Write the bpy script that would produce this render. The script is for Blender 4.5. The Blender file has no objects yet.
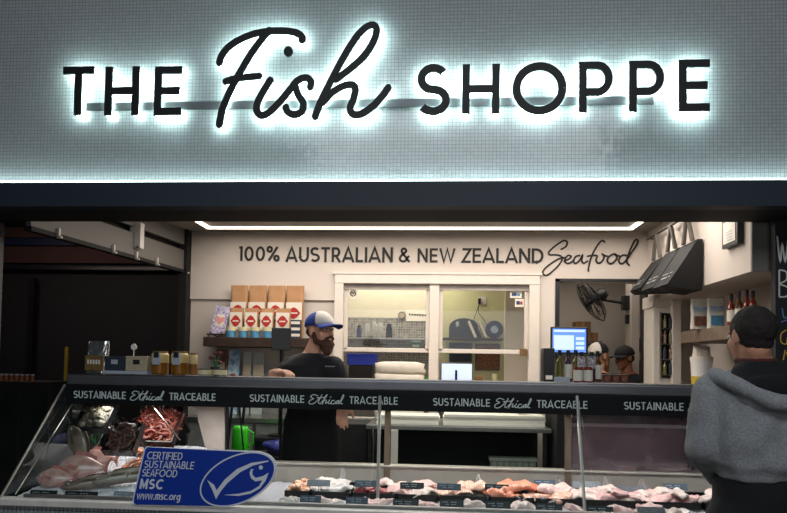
import bpy, bmesh, math, random
from mathutils import Vector, Matrix, noise, Euler
R = math.radians
PI = math.pi
random.seed(7)
col = bpy.context.scene.collection
scene = bpy.context.scene

# ---------------------------------------------------------------- camera
F = 640.0
CAM = Vector((0, 0, 1.5))
YAW, PITCH, ROLL = R(4.0), R(2.0), R(0.95)
SHIFT = 0.1095
cam_data = bpy.data.cameras.new('camera')
cam = bpy.data.objects.new('camera', cam_data)
col.objects.link(cam)
cam_data.sensor_fit = 'HORIZONTAL'
cam_data.sensor_width = 36.0
cam_data.lens = F / 787.0 * 36.0
cam_data.shift_y = SHIFT
cam_data.clip_start = 0.05
CR = Matrix.Rotation(YAW, 3, 'Z') @ Matrix.Rotation(PI / 2 + PITCH, 3, 'X') @ Matrix.Rotation(ROLL, 3, 'Z')
cam.matrix_world = Matrix.Translation(CAM) @ CR.to_4x4()
scene.camera = cam

def at(px, py, Y):
    """world point at depth Y seen at photo position px, py (used for measuring only)"""
    d = CR @ Vector(((px - 393.5) / F, -(py - 256.5 - SHIFT * 787) / F, -1))
    return CAM + d * (Y / d.y)

# ---------------------------------------------------------------- world, exposure, lights
scene.view_settings.view_transform = 'Standard'
scene.view_settings.look = 'None'
scene.view_settings.gamma = 1.0
scene.view_settings.exposure = 0.0
scene.view_settings.use_curve_mapping = False
w = bpy.data.worlds.new('world'); scene.world = w; w.use_nodes = True
w.node_tree.nodes['Background'].inputs[0].default_value = (0.55, 0.62, 0.8, 1)
w.node_tree.nodes['Background'].inputs[1].default_value = 0.012
scene.cycles.max_bounces = 7
scene.cycles.diffuse_bounces = 4
scene.cycles.glossy_bounces = 4
scene.cycles.transmission_bounces = 6
scene.cycles.transparent_max_bounces = 12
scene.cycles.sample_clamp_indirect = 4.0
scene.cycles.use_denoising = True

def area_light(name, loc, rot, sx, sy, power, colour=(1, 1, 1), spread=PI):
    l = bpy.data.lights.new(name, 'AREA'); l.shape = 'RECTANGLE'; l.size = sx; l.size_y = sy
    l.energy = power; l.color = colour; l.spread = spread
    o = bpy.data.objects.new(name, l); o.location = loc; o.rotation_euler = rot; col.objects.link(o)
    return o
WARM = (1.0, 0.89, 0.79)
area_light('ceiling_fill_front', (0.0, 4.55, 2.72), (0, 0, 0), 3.6, 0.5, 42, WARM)  # added fill, hidden behind the beam, brightens the shop
area_light('ceiling_fill_rear', (-0.1, 5.35, 2.72), (0, 0, 0), 3.8, 0.3, 42, WARM)  # second added fill, no visible fitting
area_light('kitchen_light', (-0.5, 7.2, 2.66), (0, 0, 0), 1.6, 0.8, 24, (1.0, 0.9, 0.76))
area_light('store_room_light', (1.5, 6.9, 2.66), (0, 0, 0), 1.2, 0.8, 8, WARM)
area_light('neighbour_fill', (-4.6, 6.6, 3.25), (R(25), 0, 0), 2.0, 0.6, 26, (1.0, 0.8, 0.7))  # added dim fill so the neighbouring unit is not black
area_light('mall_light', (0.2, -0.8, 4.6), (R(38), 0, 0), 4.0, 1.5, 95, (0.9, 0.95, 1.0))
area_light('front_fill', (0.3, -3.0, 2.2), (R(86), 0, 0), 5.0, 1.2, 42, (0.95, 0.97, 1.0))  # unseen fill added in front to brighten the counter side
area_light('case_light', (0.02, 3.56, 1.236), (R(-4), 0, 0), 3.9, 0.05, 18, (1.0, 0.93, 0.89))

# ---------------------------------------------------------------- materials
def lin(h):
    h = h.lstrip('#')
    c = [int(h[i:i + 2], 16) / 255 for i in (0, 2, 4)]
    return tuple(x / 12.92 if x <= 0.04045 else ((x + 0.055) / 1.055) ** 2.4 for x in c) + (1,)

MATS = {}
def M(name, hexcol='#808080', rough=0.5, metal=0.0, var=0.12, scale=12.0, bump=0.0, emit=0.0, spec=0.5, col2=None, coat=0.0, alpha=None, trans=0.0):
    if name in MATS: return MATS[name]
    m = bpy.data.materials.new(name); m.use_nodes = True
    nt = m.node_tree; N = nt.nodes; L = nt.links
    b = N['Principled BSDF']
    c = lin(hexcol)
    tc = N.new('ShaderNodeTexCoord'); nz = N.new('ShaderNodeTexNoise')
    nz.inputs['Scale'].default_value = scale; nz.inputs['Detail'].default_value = 3
    L.new(tc.outputs['Object'], nz.inputs['Vector'])
    cr = N.new('ShaderNodeValToRGB')
    cr.color_ramp.elements[0].position = 0.3; cr.color_ramp.elements[1].position = 0.7
    c2 = lin(col2) if col2 else tuple(min(1, x * (1 + var)) for x in c[:3]) + (1,)
    c1 = c if col2 else tuple(x * (1 - var) for x in c[:3]) + (1,)
    cr.color_ramp.elements[0].color = c1; cr.color_ramp.elements[1].color = c2
    L.new(nz.outputs['Fac'], cr.inputs['Fac']); L.new(cr.outputs['Color'], b.inputs['Base Color'])
    b.inputs['Roughness'].default_value = rough; b.inputs['Metallic'].default_value = metal
    b.inputs['Specular IOR Level'].default_value = spec
    if coat: b.inputs['Coat Weight'].default_value = coat
    if trans: b.inputs['Transmission Weight'].default_value = trans
    if alpha is not None: b.inputs['Alpha'].default_value = alpha
    if emit:
        L.new(cr.outputs['Color'], b.inputs['Emission Color']); b.inputs['Emission Strength'].default_value = emit
    if bump:
        bp = N.new('ShaderNodeBump'); bp.inputs['Strength'].default_value = bump; bp.inputs['Distance'].default_value = 0.01
        L.new(nz.outputs['Fac'], bp.inputs['Height']); L.new(bp.outputs['Normal'], b.inputs['Normal'])
    MATS[name] = m
    return m

def mosaic(name, light, dark, grout, size, axes=('X', 'Z'), rough=0.18, tilt=0.05):
    m = bpy.data.materials.new(name); m.use_nodes = True
    nt = m.node_tree; N = nt.nodes; L = nt.links; b = N['Principled BSDF']
    tc = N.new('ShaderNodeTexCoord'); sp = N.new('ShaderNodeSeparateXYZ'); cb = N.new('ShaderNodeCombineXYZ')
    L.new(tc.outputs['Object'], sp.inputs[0]); L.new(sp.outputs[axes[0]], cb.inputs[0]); L.new(sp.outputs[axes[1]], cb.inputs[1])
    br = N.new('ShaderNodeTexBrick'); br.offset = 0; br.squash = 1
    L.new(cb.outputs[0], br.inputs['Vector'])
    br.inputs['Scale'].default_value = 1; br.inputs['Brick Width'].default_value = size; br.inputs['Row Height'].default_value = size
    br.inputs['Mortar Size'].default_value = size * 0.075; br.inputs['Mortar Smooth'].default_value = 0.2
    br.inputs['Color1'].default_value = lin(light); br.inputs['Color2'].default_value = lin(dark); br.inputs['Mortar'].default_value = lin(grout)
    L.new(br.outputs['Color'], b.inputs['Base Color'])
    b.inputs['Roughness'].default_value = rough
    sn = N.new('ShaderNodeVectorMath'); sn.operation = 'SNAP'; sn.inputs[1].default_value = (size, size, size)
    L.new(cb.outputs[0], sn.inputs[0])
    wn = N.new('ShaderNodeTexWhiteNoise'); wn.noise_dimensions = '2D'; L.new(sn.outputs[0], wn.inputs['Vector'])
    sb = N.new('ShaderNodeVectorMath'); sb.operation = 'SUBTRACT'; sb.inputs[1].default_value = (.5, .5, .5); L.new(wn.outputs['Color'], sb.inputs[0])
    sc = N.new('ShaderNodeVectorMath'); sc.operation = 'SCALE'; sc.inputs['Scale'].default_value = tilt; L.new(sb.outputs[0], sc.inputs[0])
    bp = N.new('ShaderNodeBump'); bp.invert = True; bp.inputs['Strength'].default_value = 0.5; bp.inputs['Distance'].default_value = 0.002
    L.new(br.outputs['Fac'], bp.inputs['Height'])
    ad = N.new('ShaderNodeVectorMath'); ad.operation = 'ADD'; L.new(bp.outputs['Normal'], ad.inputs[0]); L.new(sc.outputs[0], ad.inputs[1])
    nm = N.new('ShaderNodeVectorMath'); nm.operation = 'NORMALIZE'; L.new(ad.outputs[0], nm.inputs[0])
    L.new(nm.outputs[0], b.inputs['Normal'])
    MATS[name] = m
    return m

def glass(name, tint='#ffffff', refl=0.08, rough=0.0, haze=0.0, hazecol='#b0a0b0'):
    """thin clear pane: lets light straight through, mirrors a little"""
    m = bpy.data.materials.new(name); m.use_nodes = True
    nt = m.node_tree; N = nt.nodes; L = nt.links
    for n in list(N):
        if n.type == 'BSDF_PRINCIPLED': N.remove(n)
    out = [n for n in N if n.type == 'OUTPUT_MATERIAL'][0]
    tr = N.new('ShaderNodeBsdfTransparent'); tr.inputs[0].default_value = lin(tint)
    gl = N.new('ShaderNodeBsdfGlossy'); gl.inputs['Roughness'].default_value = rough; gl.inputs[0].default_value = (1, 1, 1, 1)
    fr = N.new('ShaderNodeFresnel'); fr.inputs[0].default_value = 1.45
    mx = N.new('ShaderNodeMixShader'); mu = N.new('ShaderNodeMath'); mu.operation = 'MULTIPLY'; mu.inputs[1].default_value = refl / 0.04
    L.new(fr.outputs[0], mu.inputs[0]); mu.use_clamp = True
    ge = N.new('ShaderNodeNewGeometry'); iv = N.new('ShaderNodeMath'); iv.operation = 'SUBTRACT'; iv.inputs[0].default_value = 1
    L.new(ge.outputs['Backfacing'], iv.inputs[1]); mf = N.new('ShaderNodeMath'); mf.operation = 'MULTIPLY'; mf.use_clamp = True
    L.new(mu.outputs[0], mf.inputs[0]); L.new(iv.outputs[0], mf.inputs[1])
    L.new(mf.outputs[0], mx.inputs[0]); L.new(tr.outputs[0], mx.inputs[1]); L.new(gl.outputs[0], mx.inputs[2])
    last = mx
    if haze:
        df = N.new('ShaderNodeBsdfDiffuse'); df.inputs[0].default_value = lin(hazecol)
        tc = N.new('ShaderNodeTexCoord'); nz = N.new('ShaderNodeTexNoise'); nz.inputs['Scale'].default_value = 5
        L.new(tc.outputs['Object'], nz.inputs['Vector'])
        mm = N.new('ShaderNodeMath'); mm.operation = 'MULTIPLY'; mm.inputs[1].default_value = haze * 2; L.new(nz.outputs['Fac'], mm.inputs[0])
        m2 = N.new('ShaderNodeMixShader'); L.new(mm.outputs[0], m2.inputs[0]); L.new(mx.outputs[0], m2.inputs[1]); L.new(df.outputs[0], m2.inputs[2])
        last = m2
    L.new(last.outputs[0], out.inputs['Surface'])
    MATS[name] = m
    return m

# ---------------------------------------------------------------- mesh building
def wm(o):
    m = Matrix.LocRotScale(o.location, o.rotation_euler, o.scale)
    return wm(o.parent) @ m if o.parent else m

class MB:
    def __init__(s): s.bm = bmesh.new(); s.cnt = 0
    def box(s, x0, x1, y0, y1, z0, z1, bev=0.0, rot=None, piv=None):
        g = bmesh.ops.create_cube(s.bm, size=1)
        c = Vector(((x0 + x1) / 2, (y0 + y1) / 2, (z0 + z1) / 2))
        for v in g['verts']:
            v.co = Vector((v.co.x * abs(x1 - x0), v.co.y * abs(y1 - y0), v.co.z * abs(z1 - z0))) + c
        if bev:
            es = set(e for v in g['verts'] for e in v.link_edges)
            r = bmesh.ops.bevel(s.bm, geom=list(es), offset=bev, segments=2, affect='EDGES', profile=0.5)
            vs = set(v for f in r['faces'] for v in f.verts) | set(v for v in g['verts'] if v.is_valid)
        else: vs = g['verts']
        if rot is not None:
            p = Vector(piv) if piv is not None else c
            for v in vs: v.co = rot @ (v.co - p) + p
        return s
    def tube(s, pts, r, n=8, closed=False, r1=None):
        pts = [Vector(p) for p in pts]; rings = []
        L = len(pts); up = Vector((0, 0, 1))
        prev = None
        for i, p in enumerate(pts):
            if closed: t = pts[(i + 1) % L] - pts[i - 1]
            else: t = (pts[min(i + 1, L - 1)] - pts[max(i - 1, 0)])
            t.normalize()
            if prev is None:
                a = t.orthogonal().normalized()
            else:
                a = (prev - t * prev.dot(t)).normalized()
            prev = a; b = t.cross(a)
            rr = r if r1 is None else r + (r1 - r) * i / max(1, L - 1)
            rings.append([s.bm.verts.new(p + (a * math.cos(2 * PI * k / n) + b * math.sin(2 * PI * k / n)) * rr) for k in range(n)])
        for i in range(L if closed else L - 1):
            A, B = rings[i], rings[(i + 1) % L]
            for k in range(n): s.bm.faces.new((A[k], A[(k + 1) % n], B[(k + 1) % n], B[k]))
        if not closed:
            s.bm.faces.new(rings[0][::-1]); s.bm.faces.new(rings[-1])
        return s
    def lathe(s, prof, loc=(0, 0, 0), n=20, ax=None):
        loc = Vector(loc); rings = []
        Q = ax if ax is not None else Matrix.Identity(3)
        for r, z in prof:
            if r < 1e-6: rings.append([s.bm.verts.new(loc + Q @ Vector((0, 0, z)))])
            else: rings.append([s.bm.verts.new(loc + Q @ Vector((r * math.cos(2 * PI * k / n), r * math.sin(2 * PI * k / n), z))) for k in range(n)])
        for A, B in zip(rings, rings[1:]):
            if len(A) == 1 and len(B) == 1: continue
            for k in range(n):
                if len(A) == 1: s.bm.faces.new((A[0], B[(k + 1) % n], B[k]))
                elif len(B) == 1: s.bm.faces.new((A[k], A[(k + 1) % n], B[0]))
                else: s.bm.faces.new((A[k], A[(k + 1) % n], B[(k + 1) % n], B[k]))
        if len(rings[0]) > 1: s.bm.faces.new(rings[0][::-1])
        if len(rings[-1]) > 1: s.bm.faces.new(rings[-1])
        return s
    def cyl(s, x, y, z0, z1, r, n=20, r1=None):
        return s.lathe([(r, z0), (r if r1 is None else r1, z1)], (x, y, 0), n)
    def ell(s, c, rad, rot=None, u=16, v=10):
        g = bmesh.ops.create_uvsphere(s.bm, u_segments=u, v_segments=v, radius=1)
        for vv in g['verts']:
            p = Vector((vv.co.x * rad[0], vv.co.y * rad[1], vv.co.z * rad[2]))
            if rot is not None: p = rot @ p
            vv.co = p + Vector(c)
        return s
    def cap(s, p0, p1, r0, r1=None, n=12):
        """tapered capsule"""
        r1 = r0 if r1 is None else r1
        p0, p1 = Vector(p0), Vector(p1); d = p1 - p0; L = d.length
        t = d.normalized() if L > 1e-6 else Vector((0, 0, 1))
        q = t.to_track_quat('Z', 'Y').to_matrix()
        prof = [(0, -r0)] + [(r0 * math.cos(a), r0 * math.sin(a)) for a in (-1.1, -0.6, 0)] + [(r1 * math.cos(a), L + r1 * math.sin(a)) for a in (0, 0.6, 1.1)] + [(0, L + r1)]
        return s.lathe(prof, p0, n, q)
    def loft(s, secs, n=28, expo=2.0):
        """secs: (centre, rx, ry, rotz) stacked ellipses in the horizontal plane, closed"""
        rings = []
        for c, rx, ry, rz in secs:
            ring = []
            for k in range(n):
                a = 2 * PI * k / n; ca, sa = math.cos(a), math.sin(a)
                x = rx * math.copysign(abs(ca) ** (2 / expo), ca); y = ry * math.copysign(abs(sa) ** (2 / expo), sa)
                ring.append(s.bm.verts.new(Vector(c) + Vector((x * math.cos(rz) - y * math.sin(rz), x * math.sin(rz) + y * math.cos(rz), 0))))
            rings.append(ring)
        for A, B in zip(rings, rings[1:]):
            for k in range(n): s.bm.faces.new((A[k], A[(k + 1) % n], B[(k + 1) % n], B[k]))
        s.bm.faces.new(rings[0][::-1]); s.bm.faces.new(rings[-1])
        return s
    def ribbon(s, pts, w, T, d, closed=False):
        """flat stroke of width w along 2D pts, given depth d; T(u, v, k) -> world"""
        pts = [Vector((p[0], p[1])) for p in pts]; n = len(pts); Lf = []; Rt = []
        for i in range(n):
            if closed: a, b = pts[i] - pts[i - 1], pts[(i + 1) % n] - pts[i]
            else:
                a = pts[i] - pts[i - 1] if i else pts[1] - pts[0]
                b = pts[i + 1] - pts[i] if i < n - 1 else pts[-1] - pts[-2]
            a = a.normalized(); b = b.normalized()
            na = Vector((-a.y, a.x)); nb = Vector((-b.y, b.x)); m = na + nb
            if m.length < 1e-4: m = na.copy()
            m.normalize(); k = 1 / max(0.5, m.dot(na))
            ww = w(i / (n - 1)) if callable(w) else w
            Lf.append(pts[i] + m * ww / 2 * k); Rt.append(pts[i] - m * ww / 2 * k)
        off = s.cnt * .00025; s.cnt += 1      # crossing strokes are laid one over the other
        V = [[s.bm.verts.new(T(p.x, p.y, kk - off)) for p in P] for P in (Lf, Rt) for kk in (0, d)]
        lf, lb, rf, rb = V
        for i in range(n if closed else n - 1):
            j = (i + 1) % n
            s.bm.faces.new((lf[i], rf[i], rf[j], lf[j])); s.bm.faces.new((lb[i], lb[j], rb[j], rb[i]))
            s.bm.faces.new((lf[i], lf[j], lb[j], lb[i])); s.bm.faces.new((rf[i], rb[i], rb[j], rf[j]))
        if not closed:
            for i in (0, n - 1): s.bm.faces.new((lf[i], lb[i], rb[i], rf[i]))
        return s
    def poly(s, outline, T, d):
        off = s.cnt * .00025; s.cnt += 1
        A = [s.bm.verts.new(T(u, v, 0 - off)) for u, v in outline]; B = [s.bm.verts.new(T(u, v, d - off)) for u, v in outline]
        n = len(A)
        s.bm.faces.new(A); s.bm.faces.new(B[::-1])
        for i in range(n): s.bm.faces.new((A[i], B[i], B[(i + 1) % n], A[(i + 1) % n]))
        return s
    def noise(s, amp, sc, seed=0, axis=None):
        for v in s.bm.verts:
            q = v.co * sc + Vector((seed, seed * 1.7, seed * .3))
            n = Vector((noise.noise(q), noise.noise(q + Vector((31, 0, 0))), noise.noise(q + Vector((0, 57, 0)))))
            v.co += n * amp
        return s
    def rotate(s, m, piv=(0, 0, 0)):
        p = Vector(piv)
        for v in s.bm.verts: v.co = m @ (v.co - p) + p
        return s
    def build(s, name, m, parent=None, smooth=False, local=False, bevel=0.0):
        bmesh.ops.recalc_face_normals(s.bm, faces=s.bm.faces)
        me = bpy.data.meshes.new(name)
        o = bpy.data.objects.new(name, me); col.objects.link(o)
        if parent is not None:
            o.parent = parent
            if not local:
                inv = wm(parent).inverted()
                for v in s.bm.verts: v.co = inv @ v.co
        elif not local:
            # a mesh standing alone gets its origin at its base
            xs = [v.co for v in s.bm.verts]
            c = Vector(((min(v.x for v in xs) + max(v.x for v in xs)) / 2, (min(v.y for v in xs) + max(v.y for v in xs)) / 2, min(v.z for v in xs)))
            for v in s.bm.verts: v.co -= c
            o.location = c
        if smooth:
            for f in s.bm.faces: f.smooth = True
        s.bm.to_mesh(me); s.bm.free()
        me.materials.append(MATS[m] if isinstance(m, str) else m)
        if bevel:
            b = o.modifiers.new('bevel', 'BEVEL'); b.width = bevel; b.segments = 2; b.limit_method = 'ANGLE'
        return o

def thing(name, label, cat, loc=(0, 0, 0), rz=0.0, group=None):
    o = bpy.data.objects.new(name, None); o.empty_display_size = 0.05
    col.objects.link(o); o.location = loc; o.rotation_euler = (0, 0, rz)
    o['label'] = label; o['category'] = cat
    if group: o['group'] = group
    return o
def tag(o, label, cat, group=None, kind=None):
    o['label'] = label; o['category'] = cat
    if group: o['group'] = group
    if kind: o['kind'] = kind
    return o
def struct(o):
    o['kind'] = 'structure'; return o
KIDS = {}
def copy_tree(o, parent=None):
    kids = [c for c in bpy.data.objects if c.parent == o] if o not in KIDS else KIDS[o]
    KIDS[o] = kids
    c = o.copy(); col.objects.link(c)
    if parent is not None: c.parent = parent
    for k in kids: copy_tree(k, c)
    return c
def front(Y): return lambda u, v, k: Vector((u, Y + k, v))       # upright surface facing the street
def pxbox(mb, x0, y0, x1, y1, Y, d, bev=0.0):
    a = at(x0, y1, Y); b = at(x1, y0, Y)
    return mb.box(a.x, b.x, Y, Y + d, a.z, b.z, bev)

def organic(name, m, parent, mb, voxel=0.006, smooth=6, wrinkle=0.0, wsc=9.0, local=False):
    """joins overlapping solids into one continuous skin"""
    me = bpy.data.meshes.new('tmp'); bmesh.ops.recalc_face_normals(mb.bm, faces=mb.bm.faces); mb.bm.to_mesh(me); mb.bm.free()
    t = bpy.data.objects.new('tmp', me); col.objects.link(t)
    r = t.modifiers.new('r', 'REMESH'); r.mode = 'VOXEL'; r.voxel_size = voxel
    if smooth:
        q = t.modifiers.new('s', 'SMOOTH'); q.factor = 0.5; q.iterations = smooth
    dg = bpy.context.evaluated_depsgraph_get()
    e = bpy.data.meshes.new_from_object(t.evaluated_get(dg)); e.name = name
    bpy.data.objects.remove(t); bpy.data.meshes.remove(me)
    if wrinkle:
        vn = [Vector(v.normal) for v in e.vertices]
        for v, nn in zip(e.vertices, vn):
            q = Vector((v.co.x * wsc, v.co.y * wsc, v.co.z * wsc * 0.6))
            k = noise.noise(q) + 0.6 * noise.noise(q * 2.3)
            v.co += nn * wrinkle * k
    o = bpy.data.objects.new(name, e); col.objects.link(o)
    if parent is not None:
        o.parent = parent
        if not local: e.transform(wm(parent).inverted())
    e.materials.clear(); e.materials.append(MATS[m] if isinstance(m, str) else m)
    for p in e.polygons: p.use_smooth = True
    return o

def spline(pts, n=8):
    """Catmull-Rom through 2D or 3D points"""
    P = [Vector(p) for p in pts]; out = []
    for i in range(len(P) - 1):
        p0 = P[max(i - 1, 0)]; p1 = P[i]; p2 = P[i + 1]; p3 = P[min(i + 2, len(P) - 1)]
        for k in range(n):
            t = k / n
            out.append(0.5 * ((2 * p1) + (p2 - p0) * t + (2 * p0 - 5 * p1 + 4 * p2 - p3) * t * t + (3 * p1 - p0 - 3 * p2 + p3) * t ** 3))
    out.append(P[-1])
    return out

# ---------------------------------------------------------------- lettering: stroke glyphs, cap height 1
def arc(cx, cy, rx, ry, a0, a1, n=14):
    return [(cx + rx * math.cos(R(a0 + (a1 - a0) * i / n)), cy + ry * math.sin(R(a0 + (a1 - a0) * i / n))) for i in range(n + 1)]
def glyph(c, w):
    a = w / 2; b = 1 - a; r = (b - a) / 4
    if c == 'T': return .62, [[(0, b), (.62, b)], [(.31, b), (.31, 0)]]
    if c == 'H': return .74, [[(a, 0), (a, 1)], [(.74 - a, 0), (.74 - a, 1)], [(a, .5), (.74 - a, .5)]]
    if c == 'E': return .58, [[(a, 0), (a, 1)], [(a, a), (.58, a)], [(a, .5), (.54, .5)], [(a, b), (.58, b)]]
    if c == 'F': return .56, [[(a, 0), (a, 1)], [(a, .48), (.5, .48)], [(a, b), (.56, b)]]
    if c == 'L': return .52, [[(a, 1), (a, a), (.52, a)]]
    if c == 'I': return w, [[(a, 0), (a, 1)]]
    if c == 'O' or c == '0':
        W = 1.06 if c == 'O' else .62
        return W, [arc(W / 2, .5, W / 2 - a, .5 - a, 0, 360, 32)]
    if c == 'S': return .62, [arc(.31, b - r, .25, r, 35, 270, 14)[:-1] + arc(.31, a + r, .27, r, 90, -145, 14)]
    if c == 'P': return .6, [[(a, 0), (a, 1)], [(a, b), (.32, b)] + arc(.32, (b + .4) / 2, .28 - a, (b - .4) / 2, 90, -90)[1:] + [(a, .4)]]
    if c == 'R': return .64, [[(a, 0), (a, 1)], [(a, b), (.32, b)] + arc(.32, (b + .42) / 2, .28 - a, (b - .42) / 2, 90, -90)[1:] + [(a, .42)], [(.3, .42), (.6, 0)]]
    if c == 'B': return .62, [[(a, 0), (a, 1)], [(a, b), (.3, b)] + arc(.3, (b + .52) / 2, .25 - a, (b - .52) / 2, 90, -90)[1:] + [(a, .52)], [(a, a), (.32, a)] + arc(.32, (a + .52) / 2, .3 - a, (.52 - a) / 2, -90, 90)[1:]]
    if c == 'D': return .78, [[(a, 0), (a, 1)], [(a, a), (.3, a)] + arc(.3, .5, .48 - a, .5 - a, -90, 90) + [(a, b)]]
    if c == 'C': return .82, [arc(.5, .5, .5 - a, .5 - a, 48, 312, 22)]
    if c == 'U': return .7, [[(a, 1), (a, .35)] + arc(.35, .35 , .35 - a, .35 - a, 180, 360) + [(.7 - a, 1)]]
    if c == 'N': return .74, [[(a, 0), (a, 1)], [(a, .96), (.74 - a, .04)], [(.74 - a, 0), (.74 - a, 1)]]
    if c == 'M': return .92, [[(a, 0), (a, 1)], [(a, .95), (.46, .2), (.92 - a, .95)], [(.92 - a, 0), (.92 - a, 1)]]
    if c == 'A': return .8, [[(.03, 0), (.4, .97), (.77, 0)], [(.16, .27), (.64, .27)]]
    if c == 'W': return 1.1, [[(.03, 1), (.3, .04), (.55, .96), (.8, .04), (1.07, 1)]]
    if c == 'V': return .8, [[(.03, 1), (.4, .03), (.77, 1)]]
    if c == 'Z': return .6, [[(.02, b), (.56, b), (.04, a), (.6, a)]]
    if c == '1': return .22, [[(.0, b), (.16, b), (.16, 0)]]
    if c == '%': return .8, [arc(.17, .8, .14, .16, 0, 360, 16), arc(.63, .2, .14, .16, 0, 360, 16), [(.68, .97), (.12, .03)]]
    if c == '&': return .72, [[(.7, 0), (.2, .68)] + arc(.32, .8, .15, .15, 210, -60, 12) + [(.1, .4)] + arc(.28, .24, .22, .2, 150, 330, 12) + [(.66, .45)]]
    x = .7; q = x / 2
    if c == 'w': return .8, [[(0, x), (.2, 0), (.4, x), (.6, 0), (.8, x)]]
    if c == 'm': return .8, [[(a, 0), (a, x)], [(a, .45)] + arc(.23, .48, .17, .2, 170, 0, 6) + [(.4, 0)], [(.4, .45)] + arc(.57, .48, .17, .2, 170, 0, 6) + [(.74, 0)]]
    if c == 's': return .4, [arc(.2, .52, .17, .15, 35, 270, 8)[:-1] + arc(.2, .2, .17, .17, 90, -145, 8)]
    if c == 'c': return .5, [arc(.28, q, .26, q - a, 48, 312, 14)]
    if c == 'o': return .6, [arc(.3, q, .27, q - a, 0, 360, 18)]
    if c == 'r': return .34, [[(a, 0), (a, x)], [(a, .4), (.15, .6), (.34, .64)]]
    if c == 'g': return .6, [arc(.3, q, .25, q - a, 0, 360, 16), [(.55, x), (.55, -.1), (.4, -.25), (.1, -.22)]]
    if c == '.': return .14, [[(.07, 0), (.07, .13)]]
    return .35, []
def draw(mb, c, w, u0, u1, v0, v1, T, d, jit=0):
    """one glyph stretched to a box"""
    W, st = glyph(c, w); sx = (u1 - u0) / W; sy = v1 - v0
    for p in st: mb.ribbon([(u0 + x * sx, v0 + y * sy) for x, y in p], w * sy, T, d)
def text(mb, s, w, u0, u1, v0, v1, T, d, gap=.16, skew=0.0):
    tot = 0
    for c in s: tot += glyph(c, w)[0] + gap
    tot -= gap; k = (u1 - u0) / tot; u = u0; h = v1 - v0
    for c in s:
        W, st = glyph(c, w)
        for p in st: mb.ribbon([(u + x * k + y * h * skew, v0 + y * h) for x, y in p], w * h, T, d)
        u += (W + gap) * k
SCRIPT_FISH = [
    [(70, 178), (78, 150), (105, 115), (150, 85), (200, 65), (250, 55), (300, 52), (350, 55), (385, 65), (402, 82), (400, 92)],
    [(268, 50), (235, 90), (200, 140), (165, 200), (130, 265), (105, 320), (85, 375), (76, 430)],
    [(98, 255), (140, 243), (190, 238), (232, 235)],
    [(278, 252), (255, 290), (232, 335), (225, 370), (240, 393), (270, 387), (310, 350), (350, 302), (385, 258), (420, 245), (440, 260), (438, 283)],
    [(378, 275), (390, 312), (412, 348), (405, 382), (375, 393), (350, 380), (342, 362)],
    [(460, 402), (480, 345), (515, 270), (560, 180), (610, 95), (650, 50), (682, 38), (696, 60), (684, 105), (650, 160), (600, 208), (540, 255)],
    [(490, 345), (520, 312), (560, 285), (600, 276), (617, 295), (608, 340), (597, 372), (612, 395), (645, 392), (690, 360), (725, 320), (746, 290)]]
SCRIPT_SEAFOOD = [
    [(205, 160), (235, 142), (244, 115), (225, 103), (190, 120), (150, 150), (122, 180), (130, 196), (165, 196), (200, 203), (212, 222), (190, 262), (150, 302), (110, 330), (86, 322), (86, 302), (110, 275), (150, 245), (190, 222), (228, 214)],
    [(225, 237), (258, 222), (270, 206), (250, 200), (232, 220), (230, 243), (250, 252), (275, 242), (290, 225)],
    [(325, 200), (300, 208), (287, 235), (300, 252), (325, 232), (345, 198), (340, 232), (353, 250), (378, 236)],
    [(490, 112), (472, 103), (446, 130), (416, 180), (396, 230), (386, 275), (384, 300)],
    [(378, 205), (405, 200), (440, 202), (434, 230), (448, 250), (475, 235), (487, 205), (476, 190), (490, 200), (512, 205)],
    [(545, 190), (517, 208), (508, 237), (530, 252), (558, 235), (570, 207), (553, 190), (575, 200), (592, 205)],
    [(638, 200), (610, 197), (586, 217), (584, 242), (605, 252), (635, 225), (665, 180), (698, 132), (706, 103), (691, 98), (672, 128), (648, 185), (634, 235), (650, 262)]]
SCRIPT_ETHICAL = [
    [(447, 8), (430, 3), (418, 12), (430, 19), (416, 26), (412, 36), (424, 40), (440, 31), (452, 16)],
    [(463, 3), (450, 30), (455, 38), (464, 30)], [(444, 15), (474, 13)],
    [(464, 30), (480, 10), (483, 2), (475, 12), (464, 40), (473, 25), (481, 24), (478, 36), (488, 30)],
    [(494, 22), (488, 34), (494, 37), (501, 30)], [(497, 13), (499, 11)],
    [(513, 24), (504, 25), (500, 36), (510, 37), (519, 29)],
    [(530, 24), (520, 28), (520, 37), (532, 24), (528, 36), (537, 31)],
    [(536, 33), (549, 8), (547, 2), (540, 18), (536, 34), (545, 36)]]
def script(mb, strokes, w, ub, vb, src, T, d):
    """hand-written word: strokes in its own sketch units src = (u0, v0, u1, v1) put in the box ub x vb"""
    def f(p): return (ub[0] + (p[0] - src[0]) / (src[2] - src[0]) * (ub[1] - ub[0]), vb[1] - (p[1] - src[1]) / (src[3] - src[1]) * (vb[1] - vb[0]))
    for st in strokes:
        pts = spline([f(p) for p in st], 5)
        mb.ribbon(pts, w, T, d)
        for e in (pts[0], pts[-1]):
            mb.poly([(e.x + w / 2 * math.cos(2 * PI * k / 10), e.y + w / 2 * math.sin(2 * PI * k / 10)) for k in range(10)], T, d)
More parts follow.
